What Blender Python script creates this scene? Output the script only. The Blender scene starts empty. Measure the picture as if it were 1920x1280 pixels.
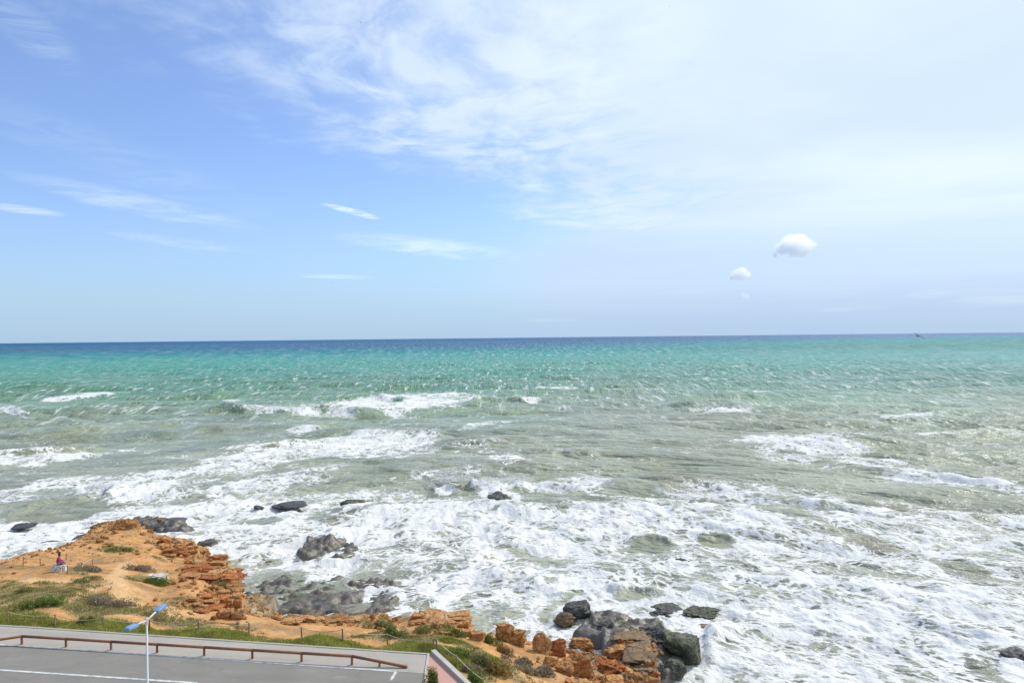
import bpy, bmesh, math, random
import numpy as np
from mathutils import Vector, Matrix, noise as mnoise

# ------------------------------------------------------------------ scene, camera, light
SC = bpy.context.scene
COL = SC.collection
F = 1390.0                 # focal length in pixels of the 1920 px wide photograph
CAMZ = 13.5                # eye height above the road (road = 0)
SEA = -4.5                 # mean sea level
PITCH, ROLL = math.radians(0.31), -0.0109
CAM_R = Matrix.Rotation(math.pi / 2 - PITCH, 3, 'X') @ Matrix.Rotation(ROLL, 3, 'Z')

cam_data = bpy.data.cameras.new('camera')
cam = bpy.data.objects.new('camera', cam_data)
COL.objects.link(cam)
cam_data.sensor_fit = 'HORIZONTAL'
cam_data.sensor_width = 36.0
cam_data.lens = 36.0 * F / 1920.0
cam_data.clip_start = 0.1
cam_data.clip_end = 120000
cam.matrix_world = Matrix.Translation((0, 0, CAMZ)) @ CAM_R.to_4x4()
SC.camera = cam

SUN_EL, SUN_AZ = math.radians(46), math.radians(52)     # azimuth to the right of the view (+Y)
sun_dir = Vector((math.sin(SUN_AZ) * math.cos(SUN_EL), math.cos(SUN_AZ) * math.cos(SUN_EL), math.sin(SUN_EL)))
sun_data = bpy.data.lights.new('sun', 'SUN')
sun_data.energy = 3.3
sun_data.angle = math.radians(0.6)
sun_data.color = (1.0, 0.955, 0.88)
sun = bpy.data.objects.new('sun', sun_data)
COL.objects.link(sun)
sun.rotation_euler = (-sun_dir).to_track_quat('-Z', 'Y').to_euler()
sun.location = sun_dir * 200

SC.view_settings.view_transform = 'Standard'
SC.view_settings.look = 'None'
SC.view_settings.gamma = 1.0
SC.view_settings.exposure = 0.08
SC.view_settings.use_curve_mapping = False
SC.render.engine = 'CYCLES'
SC.cycles.use_denoising = True
SC.cycles.max_bounces = 24
SC.cycles.diffuse_bounces = 3
SC.cycles.glossy_bounces = 2
SC.cycles.volume_bounces = 24
SC.cycles.transparent_max_bounces = 8
SC.cycles.sample_clamp_indirect = 6.0
SC.cycles.caustics_reflective = False
SC.cycles.caustics_refractive = False


def dirpx(px, py):
    d = CAM_R @ Vector(((px - 960.0) / F, (640.0 - py) / F, -1.0))
    return d


def at(px, py, z):
    """world point of height z that the photograph shows at (px, py)"""
    d = dirpx(px, py)
    t = (z - CAMZ) / d.z
    return Vector((d.x * t, d.y * t, z))


# ------------------------------------------------------------------ node helper
class G:
    def __init__(self, tree):
        self.t = tree
        tree.nodes.clear()

    def n(self, kind, **kw):
        nd = self.t.nodes.new(kind)
        for k, v in kw.items():
            setattr(nd, k, v)
        return nd

    def put(self, sock, v):
        if hasattr(v, 'is_output'):
            self.t.links.new(v, sock)
        elif v is not None:
            if isinstance(v, (tuple, list)) and sock.type == 'RGBA' and len(v) == 3:
                v = (*v, 1.0)
            sock.default_value = v

    def m(self, op, a, b=None, c=None, clamp=False):
        nd = self.n('ShaderNodeMath', operation=op, use_clamp=clamp)
        for i, v in enumerate((a, b, c)):
            if v is not None:
                self.put(nd.inputs[i], v)
        return nd.outputs[0]

    def vm(self, op, a, b=None, scale=None):
        nd = self.n('ShaderNodeVectorMath', operation=op)
        self.put(nd.inputs[0], a)
        if b is not None:
            self.put(nd.inputs[1], b)
        if scale is not None:
            self.put(nd.inputs['Scale'], scale)
        return nd.outputs['Vector']

    def mix(self, f, a, b, blend='MIX'):
        nd = self.n('ShaderNodeMix', data_type='RGBA', blend_type=blend)
        self.put(nd.inputs[0], f)
        self.put(nd.inputs[6], a)
        self.put(nd.inputs[7], b)
        return nd.outputs[2]

    def step(self, x, lo, hi, a=0.0, b=1.0, smooth=True):
        nd = self.n('ShaderNodeMapRange', interpolation_type='SMOOTHSTEP' if smooth else 'LINEAR')
        self.put(nd.inputs[0], x)
        for i, v in enumerate((lo, hi, a, b)):
            self.put(nd.inputs[1 + i], v)
        return nd.outputs[0]

    def noise(self, vec, scale, detail=4, rough=0.55, dist=0.0, col=False, dims='3D'):
        nd = self.n('ShaderNodeTexNoise', noise_dimensions=dims)
        self.put(nd.inputs['Vector'], vec)
        self.put(nd.inputs['Scale'], scale)
        nd.inputs['Detail'].default_value = detail
        nd.inputs['Roughness'].default_value = rough
        nd.inputs['Distortion'].default_value = dist
        return nd.outputs['Color' if col else 'Fac']

    def xyz(self, x, y, z):
        nd = self.n('ShaderNodeCombineXYZ')
        for i, v in enumerate((x, y, z)):
            self.put(nd.inputs[i], v)
        return nd.outputs[0]

    def sep(self, v):
        nd = self.n('ShaderNodeSeparateXYZ')
        self.put(nd.inputs[0], v)
        return nd.outputs

    def attr(self, name):
        nd = self.n('ShaderNodeAttribute', attribute_name=name)
        return nd.outputs

    def pos(self):
        return self.n('ShaderNodeNewGeometry').outputs['Position']

    def obj(self):
        return self.n('ShaderNodeTexCoord').outputs['Object']

    def bump(self, h, strength=0.5, dist=0.05, normal=None):
        nd = self.n('ShaderNodeBump')
        nd.inputs['Strength'].default_value = strength
        nd.inputs['Distance'].default_value = dist
        self.put(nd.inputs['Height'], h)
        if normal is not None:
            self.put(nd.inputs['Normal'], normal)
        return nd.outputs[0]

    def bsdf(self, col, rough=0.8, spec=0.5, normal=None, metallic=0.0, ior=1.45):
        nd = self.n('ShaderNodeBsdfPrincipled')
        self.put(nd.inputs['Base Color'], col)
        self.put(nd.inputs['Roughness'], rough)
        self.put(nd.inputs['Specular IOR Level'], spec)
        self.put(nd.inputs['Metallic'], metallic)
        nd.inputs['IOR'].default_value = ior
        if normal is not None:
            self.put(nd.inputs['Normal'], normal)
        return nd.outputs[0]

    def out(self, surf=None, vol=None):
        nd = self.n('ShaderNodeOutputMaterial')
        if surf is not None:
            self.t.links.new(surf, nd.inputs['Surface'])
        if vol is not None:
            self.t.links.new(vol, nd.inputs['Volume'])


def material(name):
    m = bpy.data.materials.new(name)
    m.use_nodes = True
    return m, G(m.node_tree)


# ------------------------------------------------------------------ sky
def build_sky():
    w = bpy.data.worlds.new('World')
    SC.world = w
    w.use_nodes = True
    g = G(w.node_tree)
    sky = g.n('ShaderNodeTexSky', sky_type='NISHITA')
    sky.sun_disc = False
    sky.sun_elevation = SUN_EL
    sky.sun_rotation = SUN_AZ
    sky.altitude = 20
    sky.air_density = 1.0
    sky.dust_density = 0.6
    sky.ozone_density = 2.0
    d = g.n('ShaderNodeTexCoord').outputs['Generated']
    dx, dy, dz = g.sep(d)
    hs = g.n('ShaderNodeHueSaturation')
    hs.inputs['Saturation'].default_value = SKY_SAT
    hs.inputs['Value'].default_value = SKY_GAIN
    g.put(hs.inputs['Color'], sky.outputs[0])
    base = g.mix(1.0, hs.outputs[0], SKY_TINT, 'MULTIPLY')
    base = g.mix(0.10, base, (6.2, 7.6, 9.4))
    # pale maritime haze low over the horizon
    hz = g.step(dz, 0.0, 0.22, 1.0, 0.0)
    hz = g.m('POWER', hz, 1.6)
    base = g.mix(g.m('MULTIPLY', hz, 0.72), base, (3.7, 5.8, 8.0))
    # cirrus sheet: a plane high above, u to the right, v out to sea
    zz = g.m('MAXIMUM', dz, 0.02)
    u = g.m('DIVIDE', dx, zz)
    v = g.m('DIVIDE', dy, zz)
    p = g.xyz(u, v, 0.0)
    warp = g.vm('SCALE', g.vm('SUBTRACT', g.noise(p, 0.7, 3, 0.5, col=True), (0.5, 0.5, 0.5)), scale=0.8)
    # streaks run from the upper right down to the left edge of the sheet
    rot = g.n('ShaderNodeVectorRotate', rotation_type='Z_AXIS')
    g.put(rot.inputs['Vector'], g.vm('ADD', p, warp))
    rot.inputs['Angle'].default_value = math.radians(38)
    ps = g.vm('MULTIPLY', rot.outputs[0], (0.55, 1.25, 1.0))
    nb = g.noise(ps, 1.1, 8, 0.6, 0.4)
    nf = g.noise(g.vm('MULTIPLY', g.vm('ADD', p, warp), (1.5, 1.0, 1.0)), 3.0, 6, 0.58, 0.25)
    edge = g.step(v, 2.9, 6.0, -1.12, 0.15)
    far = g.step(v, 6.0, 11.0, 0.0, -0.7)
    e = g.m('SUBTRACT', u, g.m('ADD', edge, far))
    calm = g.step(v, 4.5, 9.0, 1.0, 0.15)
    e = g.m('ADD', e, g.m('MULTIPLY', g.m('MULTIPLY', g.m('SUBTRACT', nb, 0.5), 1.6), calm))
    e = g.m('ADD', e, g.m('MULTIPLY', g.m('MULTIPLY', g.m('SUBTRACT', nf, 0.5), 0.75), calm))
    e = g.m('DIVIDE', e, g.m('MAXIMUM', 1.0, g.m('MULTIPLY', v, 0.16)))
    sheet = g.step(e, -0.3, 0.85)
    core = g.step(e, 0.35, 1.9)
    fade = g.step(v, 4.5, 9.0, 1.0, 0.68)
    fade2 = g.step(v, 12.0, 45.0, 1.0, 0.35)
    tex = g.step(nf, 0.32, 0.66, g.step(v, 4.5, 8.0, 0.28, 0.92), 1.0)
    tex = g.mix(core, g.xyz(tex, tex, tex), (1.0, 1.0, 1.0))
    tex = g.sep(tex)[0]
    cover = g.m('MULTIPLY', g.m('MULTIPLY', sheet, tex), g.m('MULTIPLY', fade, fade2))
    cover = g.m('MULTIPLY', cover, 0.93)
    cloudcol = g.mix(core, (7.2, 8.5, 10.2), (8.2, 9.3, 10.2))
    cloudcol = g.mix(g.step(v, 4.0, 10.0), cloudcol, (6.2, 7.2, 9.0))
    lown = g.step(g.noise(p, 0.5, 4, 0.5, 0.3), 0.36, 0.64, g.step(v, 4.0, 8.0, 0.82, 0.97), 1.0)
    cloudcol = g.mix(1.0, cloudcol, g.xyz(lown, g.m('POWER', lown, 0.7), g.m('POWER', lown, 0.4)), 'MULTIPLY')
    c = g.mix(cover, base, cloudcol)
    # thin separate wisps over the clear half and low streaks
    az = g.m('ARCTAN2', dx, dy)
    el = g.m('ARCSINE', dz)
    nwv = g.xyz(g.m('MULTIPLY', az, 9.0), g.m('MULTIPLY', el, 60.0), 0.0)
    nw = g.noise(nwv, 1.3, 9, 0.72, 0.8)
    total = None
    for (px, py, lx, ly, slope, s) in [
            (658, 396, 52, 6.5, 0.22, 0.98), (270, 384, 190, 20, 0.17, 0.26), (40, 392, 60, 7, 0.06, 0.36),
            (345, 455, 120, 9, 0.10, 0.20), (800, 462, 170, 20, 0.10, 0.40), (625, 518, 80, 5, 0.02, 0.28),
            (1130, 408, 210, 24, 0.10, 0.34), (60, 60, 70, 40, 0.5, 0.14), (1040, 600, 60, 5, 0.0, 0.3),
            (1600, 580, 60, 5, 0.0, 0.3), (1740, 552, 40, 9, 0.0, 0.35), (1880, 560, 90, 14, -0.05, 0.3),
            (230, 300, 260, 40, 0.3, 0.08), (985, 345, 70, 12, 0.2, 0.3)]:
        dd = dirpx(px, py).normalized()
        a0, e0 = math.atan2(dd.x, dd.y), math.asin(dd.z)
        x = g.m('SUBTRACT', az, a0)
        y = g.m('ADD', g.m('SUBTRACT', el, e0), g.m('MULTIPLY', x, slope))
        y = g.m('ADD', y, g.m('MULTIPLY', g.m('SUBTRACT', nw, 0.5), 1.1 * ly / F))
        q = g.m('ADD', g.m('POWER', g.m('ABSOLUTE', g.m('DIVIDE', x, lx / F)), 2.0),
                g.m('POWER', g.m('ABSOLUTE', g.m('DIVIDE', y, ly / F)), 2.0))
        k = g.m('MULTIPLY', g.step(q, 0.0, 1.3, 1.0, 0.0), s)
        if s > 1.0:
            k = g.m('MULTIPLY', k, g.step(nw, 0.30, 0.58, 0.35, 1.0))
        else:
            k = g.m('MULTIPLY', k, g.step(nw, 0.35, 0.66, 0.1, 1.35))
        total = k if total is None else g.m('MAXIMUM', total, k)
    c = g.mix(g.m('MINIMUM', total, 1.0), c, (8.6, 9.9, 10.4))
    # low bank of grey-blue cloud far out to the right
    bn = g.noise(g.xyz(g.m('MULTIPLY', az, 5.0), g.m('MULTIPLY', el, 38.0), 3.0), 1.4, 5, 0.55)
    band = g.m('MULTIPLY', g.step(el, 0.0, 0.03), g.step(el, 0.035, 0.085, 1.0, 0.0))
    band = g.m('MULTIPLY', band, g.step(az, -0.1, 0.45))
    c = g.mix(g.m('MULTIPLY', g.m('MULTIPLY', band, g.step(bn, 0.42, 0.62)), 0.45), c, (5.2, 6.9, 9.2))
    low = g.m('MULTIPLY', g.step(el, 0.004, 0.075, 1.0, 0.0), g.step(az, -0.35, 0.30, 0.18, 0.70))
    c = g.mix(low, c, (4.35, 5.75, 8.0))
    bg = g.n('ShaderNodeBackground')
    g.put(bg.inputs['Color'], c)
    bg.inputs['Strength'].default_value = 0.1
    o = g.n('ShaderNodeOutputWorld')
    g.t.links.new(bg.outputs[0], o.inputs['Surface'])


SKY_SAT, SKY_GAIN, SKY_TINT = 1.0, 1.0, (1.12, 1.29, 1.68)
build_sky()


# ------------------------------------------------------------------ numpy noise, small helpers
_rng = np.random.RandomState(7)
_PERM = np.concatenate([_rng.permutation(256)] * 3)
_ANG = _rng.rand(256) * 2 * np.pi
_GX, _GY = np.cos(_ANG), np.sin(_ANG)


def pn(x, y, seed=0):
    x = np.asarray(x, float) + seed * 17.31
    y = np.asarray(y, float) + seed * 9.77
    xi, yi = np.floor(x).astype(np.int64), np.floor(y).astype(np.int64)
    xf, yf = x - xi, y - yi
    u = xf * xf * xf * (xf * (xf * 6 - 15) + 10)
    v = yf * yf * yf * (yf * (yf * 6 - 15) + 10)

    def gr(ix, iy, fx, fy):
        h = _PERM[_PERM[ix & 255] + (iy & 255)]
        return _GX[h] * fx + _GY[h] * fy
    a = gr(xi, yi, xf, yf)
    b = gr(xi + 1, yi, xf - 1, yf)
    c = gr(xi, yi + 1, xf, yf - 1)
    d = gr(xi + 1, yi + 1, xf - 1, yf - 1)
    ab = a + (b - a) * u
    cd = c + (d - c) * u
    return (ab + (cd - ab) * v) * 1.5


def fbm(x, y, octv=4, seed=0, gain=0.5):
    s, a, f = 0.0, 1.0, 1.0
    for i in range(octv):
        s = s + a * pn(x * f, y * f, seed + i * 3)
        a *= gain
        f *= 2.03
    return s


def sst(lo, hi, x):
    t = np.clip((x - lo) / (hi - lo), 0, 1)
    return t * t * (3 - 2 * t)


def grid_mesh(name, X, Y, Z, keep=None):
    r, c = X.shape
    me = bpy.data.meshes.new(name)
    idx = np.arange(r * c).reshape(r, c)
    q = np.stack([idx[:-1, :-1], idx[:-1, 1:], idx[1:, 1:], idx[1:, :-1]], -1).reshape(-1, 4)
    if keep is not None:
        kf = keep[:-1, :-1] | keep[:-1, 1:] | keep[1:, 1:] | keep[1:, :-1]
        q = q[kf.reshape(-1)]
    co = np.stack([X, Y, Z], -1).reshape(-1, 3).astype(np.float32)
    me.vertices.add(len(co))
    me.vertices.foreach_set('co', co.ravel())
    nf = len(q)
    me.loops.add(nf * 4)
    me.loops.foreach_set('vertex_index', q.ravel().astype(np.int32))
    me.polygons.add(nf)
    me.polygons.foreach_set('loop_start', np.arange(0, nf * 4, 4, dtype=np.int32))
    me.polygons.foreach_set('loop_total', np.full(nf, 4, dtype=np.int32))
    me.polygons.foreach_set('use_smooth', np.ones(nf, dtype=bool))
    me.update(calc_edges=True)
    return me


def set_attr(me, name, kind, arr):
    a = me.attributes.new(name, kind, 'POINT')
    key = {'FLOAT': 'value', 'FLOAT_VECTOR': 'vector', 'FLOAT_COLOR': 'color'}[kind]
    a.data.foreach_set(key, np.ascontiguousarray(arr, dtype=np.float32).ravel())


def link(name, me, mat=None, parent=None):
    o = bpy.data.objects.new(name, me)
    COL.objects.link(o)
    if mat is not None and me is not None and len(me.materials) == 0:
        me.materials.append(mat)
    if parent is not None:
        o.parent = parent
    return o


def empty(name, loc=(0, 0, 0), rz=0.0):
    o = bpy.data.objects.new(name, None)
    COL.objects.link(o)
    o.location = loc
    o.rotation_euler = (0, 0, rz)
    o.empty_display_size = 0.2
    return o


def tag(o, label=None, cat=None, group=None, kind=None):
    if label:
        o['label'] = label
    if cat:
        o['category'] = cat
    if group:
        o['group'] = group
    if kind:
        o['kind'] = kind
    return o


class MB:
    """collects simple solids into one mesh"""
    def __init__(self):
        self.v, self.f = [], []

    def add(self, vs, fs):
        b = len(self.v)
        self.v += [tuple(v) for v in vs]
        self.f += [tuple(i + b for i in f) for f in fs]

    def box(self, c, s, rot=None):
        hx, hy, hz = s[0] / 2, s[1] / 2, s[2] / 2
        vs = [Vector((x, y, z)) for x in (-hx, hx) for y in (-hy, hy) for z in (-hz, hz)]
        if rot is not None:
            vs = [rot @ v for v in vs]
        c = Vector(c)
        self.add([v + c for v in vs], [(0, 1, 3, 2), (4, 6, 7, 5), (0, 4, 5, 1), (2, 3, 7, 6), (0, 2, 6, 4), (1, 5, 7, 3)])

    def tube(self, pts, rad, n=8, cap=True):
        pts = [Vector(p) for p in pts]
        if not hasattr(rad, '__len__'):
            rad = [rad] * len(pts)
        vs, fs = [], []
        up = Vector((0, 0, 1))
        for i, p in enumerate(pts):
            t = (pts[min(i + 1, len(pts) - 1)] - pts[max(i - 1, 0)]).normalized()
            a = t.cross(up)
            if a.length < 0.05:
                a = t.cross(Vector((1, 0, 0)))
            a.normalize()
            b = t.cross(a)
            for k in range(n):
                th = 2 * math.pi * k / n
                vs.append(p + (a * math.cos(th) + b * math.sin(th)) * rad[i])
        for i in range(len(pts) - 1):
            for k in range(n):
                k2 = (k + 1) % n
                fs.append((i * n + k, i * n + k2, (i + 1) * n + k2, (i + 1) * n + k))
        if cap:
            fs.append(tuple(range(n - 1, -1, -1)))
            fs.append(tuple((len(pts) - 1) * n + k for k in range(n)))
        self.add(vs, fs)

    def build(self, name, mat, parent=None, smooth=False):
        me = bpy.data.meshes.new(name)
        me.from_pydata(self.v, [], self.f)
        bm = bmesh.new()
        bm.from_mesh(me)
        bmesh.ops.recalc_face_normals(bm, faces=bm.faces)
        bm.to_mesh(me)
        bm.free()
        if smooth:
            me.polygons.foreach_set('use_smooth', np.ones(len(me.polygons), dtype=bool))
        return link(name, me, mat, parent)

# ------------------------------------------------------------------ sea
HS = CAMZ - SEA


def px_ellipse(cx, cy, rx, ry, ang=0.0, z=SEA):
    """an elliptical patch on the level z, in world metres: centre and the inverse of its axes"""
    a = math.radians(ang)
    c = at(cx, cy, z)
    e1 = (math.cos(a) * rx * 0.5, math.sin(a) * rx * 0.5)
    e2 = (-math.sin(a) * ry * 0.5, math.cos(a) * ry * 0.5)
    a1 = at(cx + e1[0], cy + e1[1], z) - at(cx - e1[0], cy - e1[1], z)
    a2 = at(cx + e2[0], cy + e2[1], z) - at(cx - e2[0], cy - e2[1], z)
    M = np.linalg.inv(np.array([[a1.x, a2.x], [a1.y, a2.y]]))
    return (c.x, c.y), M


def patch_rows(Yrow, cx, cy, rx, ry, ang=0.0, z=SEA, grow=2.0):
    """rows of the sea grid (sorted far to near) that an elliptical patch can touch"""
    c, M = px_ellipse(cx, cy, rx, ry, ang, z)
    A = np.linalg.inv(M)
    e = grow * (abs(A[1, 0]) + abs(A[1, 1]))
    i = np.where((Yrow > c[1] - e) & (Yrow < c[1] + e))[0]
    return slice(i[0], i[-1] + 1) if len(i) else slice(0, 0)


def patch_r(X, Y, cx, cy, rx, ry, ang=0.0, z=SEA):
    c, M = px_ellipse(cx, cy, rx, ry, ang, z)
    dx, dy = X - c[0], Y - c[1]
    return np.hypot(M[0, 0] * dx + M[0, 1] * dy, M[1, 0] * dx + M[1, 1] * dy)


FOAM = [  # px, py, rx, ry, angle, strength
    (745, 756, 150, 19, -3, 0.97), (880, 748, 60, 10, 0, 0.75), (540, 773, 100, 7, 2, 0.88), (650, 772, 60, 10, 0, 0.85),
    (640, 836, 225, 27, -3, 0.88), (700, 822, 150, 14, 0, 0.9), (945, 860, 36, 16, 0, 0.8), (985, 748, 30, 8, 0, .8),
    (460, 868, 220, 28, -10, 0.82), (300, 900, 160, 24, -8, 0.84), (200, 935, 230, 22, -6, 0.84), (0, 935, 130, 18, -4, .78), (520, 900, 170, 22, -8, .76), (860, 888, 130, 14, 0, .62),
    (110, 905, 130, 16, -4, 0.78), (230, 928, 110, 22, 0, 0.9), (90, 975, 240, 17, -4, 0.97), (300, 958, 160, 22, -3, 0.92),
    (60, 1008, 110, 17, -4, 0.95), (460, 950, 220, 45, -6, 0.82), (560, 1005, 210, 38, 0, 0.9), (400, 1000, 90, 22, 10, .92),
    (760, 985, 230, 60, 0, 0.9), (700, 925, 160, 22, -4, 0.78), (1000, 1000, 300, 75, 0, 0.88), (1000, 905, 170, 17, 0, 0.86),
    (1085, 900, 80, 15, 0, 0.82), (900, 1090, 190, 60, 0, 0.86), (1230, 965, 270, 42, 2, 0.84), (1350, 925, 170, 18, 3, 0.78),
    (1500, 1000, 420, 80, 6, 0.83), (1650, 1150, 420, 140, 8, 0.87), (1500, 1250, 300, 90, 0, 0.92),
    (1510, 834, 130, 15, 3, 0.9), (1470, 850, 90, 18, 6, 0.7), (1640, 868, 150, 20, 10, 0.72), (1740, 900, 140, 12, 10, 0.85),
    (1880, 915, 160, 13, 10, 0.95), (1820, 962, 220, 36, 9, 0.76), (1600, 955, 190, 20, 12, 0.78), (1100, 1110, 220, 40, 0, 0.9),
    (1350, 771, 82, 7, 1, 0.93), (1690, 784, 95, 8, 1, 0.8), (1320, 775, 20, 8, 1, 0.9), (1750, 812, 60, 6, 3, .7), (1410, 733, 50, 4, 4, .85),
    (95, 864, 120, 8, -7, 0.93), (0, 871, 60, 10, -4, 0.9), (232, 846, 30, 4, -5, .9), (145, 745, 90, 3.5, -5, 0.95), (30, 770, 40, 4, 8, 0.8),
    (570, 806, 34, 6, 0, 0.85), (435, 749, 22, 4, 0, .85), (1050, 727, 60, 3, 0, .75), (890, 800, 40, 6, -8, .7), (905, 830, 60, 9, -10, .6),
    (470, 1068, 40, 30, 60, 0.75), (400, 1037, 40, 14, -10, 0.85), (640, 1150, 80, 7, 0, .85), (470, 1140, 30, 20, -40, .7), (1000, 1170, 90, 26, -6, 0.95), (1200, 1128, 90, 14, 4, .92),
    (1150, 1180, 60, 14, 0, .55), (1335, 1150, 80, 40, 30, .95), (1330, 1240, 60, 60, 30, .97)]
# rocks that stand in the water (px boxes): foam collects round them
WASH = [(498, 936, 568, 957), (470, 945, 493, 956), (633, 932, 680, 957), (668, 938, 714, 953), (912, 917, 960, 943), (566, 1010, 652, 1056), (1266, 1041, 1301, 1063), (42, 1007, 104, 1031), (-10, 1018, 36, 1035), (12, 983, 55, 993), (128, 1000, 166, 1014), (1888, 1204, 1945, 1250), (1106, 1098, 1138, 1116), (1058, 1119, 1114, 1168), (1040, 1142, 1082, 1178), (1218, 1129, 1286, 1158), (1280, 1128, 1364, 1166), (1308, 1168, 1354, 1193), (1256, 1174, 1333, 1250), (1222, 1180, 1275, 1222), (1246, 1230, 1290, 1280), (1212, 1238, 1256, 1290), (1106, 1156, 1160, 1196), (1150, 1156, 1216, 1194), (1195, 1168, 1245, 1200), (240, 974, 300, 1002), (292, 964, 346, 985), (300, 984, 350, 1004), (348, 1016, 402, 1044), (440, 1030, 480, 1046), (690, 1094, 745, 1112)]
HOLES = [(640, 784, 100, 4, 1, .9), (450, 775, 60, 4, 0, .9), (528, 776, 16, 6, 0, .8), (740, 753, 20, 6, -15, .8), (935, 760, 60, 7, 0, .85), (700, 778, 30, 4, 0, .8), (1290, 774, 26, 5, 0, .7),
    (105, 952, 120, 17, -6, 0.85), (1212, 1020, 48, 13, 2, 0.75), (1340, 1010, 30, 11, 0, 0.75), (482, 989, 46, 8, 0, 0.9),
    (1120, 940, 40, 8, 0, 0.5), (700, 960, 70, 10, -8, 0.55), (1000, 1040, 70, 10, 12, 0.5), (1190, 1113, 55, 9, 0, 0.7), (1060, 1125, 45, 12, -30, 0.8),
    (620, 1105, 140, 40, 0, 0.28), (520, 1080, 60, 30, 0, 0.2), (1790, 940, 120, 16, 8, 0.4), (1540, 905, 170, 14, 8, 0.75), (1400, 880, 200, 16, 4, 0.6), (1480, 965, 90, 12, 14, 0.5),
    (730, 880, 120, 12, -5, .35), (890, 1115, 40, 14, -10, .45), (1620, 1010, 90, 12, 14, 0.35), (1850, 1250, 70, 20, 20, .5), (1810, 1060, 60, 12, 14, .45)]
CRESTS = [  # crest line in px, height m, front m, back m, foam
    ([(340, 772), (430, 768), (520, 771), (600, 772), (690, 776), (740, 778)], 1.7, 1.8, 7.0, 0.0),
    ([(860, 764), (900, 752), (950, 752), (1000, 757)], 1.8, 2.0, 8.0, 0.0),
    ([(1260, 772), (1310, 765), (1380, 766), (1440, 772)], 1.5, 1.6, 7.0, 0.75),
    ([(1580, 783), (1650, 776), (1720, 777), (1790, 785)], 1.1, 1.6, 6.0, 0.55),
    ([(-60, 868), (60, 860), (130, 853), (200, 843)], 1.3, 1.4, 5.0, 0.9),
    ([(60, 750), (150, 747), (230, 738)], 1.2, 2.0, 8.0, 0.8),
    ([(-40, 763), (30, 767), (70, 776)], 1.0, 2.0, 7.0, 0.5),
    ([(540, 808), (570, 804), (610, 806)], 1.2, 1.4, 5.0, 0.8),
    ([(800, 906), (850, 910), (910, 908), (1010, 908)], 1.1, 0.8, 2.4, 0.7),
    ([(700, 744), (735, 748), (770, 752)], 1.0, 1.5, 6.0, 0.0),
    ([(640, 812), (760, 812), (850, 818)], 0.9, 1.4, 5.0, 0.5),
    ([(1000, 850), (1060, 853), (1130, 848)], 0.9, 1.4, 4.0, 0.15),
    ([(1020, 760), (1110, 757), (1200, 766)], 0.9, 1.8, 6.0, 0.2),
    ([(1160, 1010), (1215, 1006), (1270, 1014)], 0.6, 0.5, 1.6, 0.0),
    ([(430, 984), (485, 981), (530, 986)], 0.45, 0.6, 1.4, 0.0),
    ([(1300, 1004), (1340, 1002), (1385, 1010)], 0.5, 0.5, 1.4, 0.0),
    ([(1130, 1108), (1190, 1103), (1250, 1110)], 0.45, 0.4, 1.2, 0.0),
    ([(20, 960), (110, 944), (180, 938)], 0.6, 1.2, 2.5, 0.0),
    ([(1370, 826), (1480, 818), (1620, 826)], 0.7, 1.6, 5.0, 0.3),
    ([(1500, 862), (1700, 888), (1960, 915)], 0.7, 1.6, 5.0, 0.3),
    ([(280, 905), (430, 850), (600, 826)], 0.6, 1.6, 5.0, 0.2),
    ([(1390, 930), (1560, 950), (1720, 985)], 0.5, 1.0, 3.0, 0.2),
    ([(200, 806), (330, 800), (450, 808)], 0.7, 1.6, 6.0, 0.1),
    ([(0, 820), (120, 816), (240, 806)], 0.7, 1.6, 6.0, 0.1),
]


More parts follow.
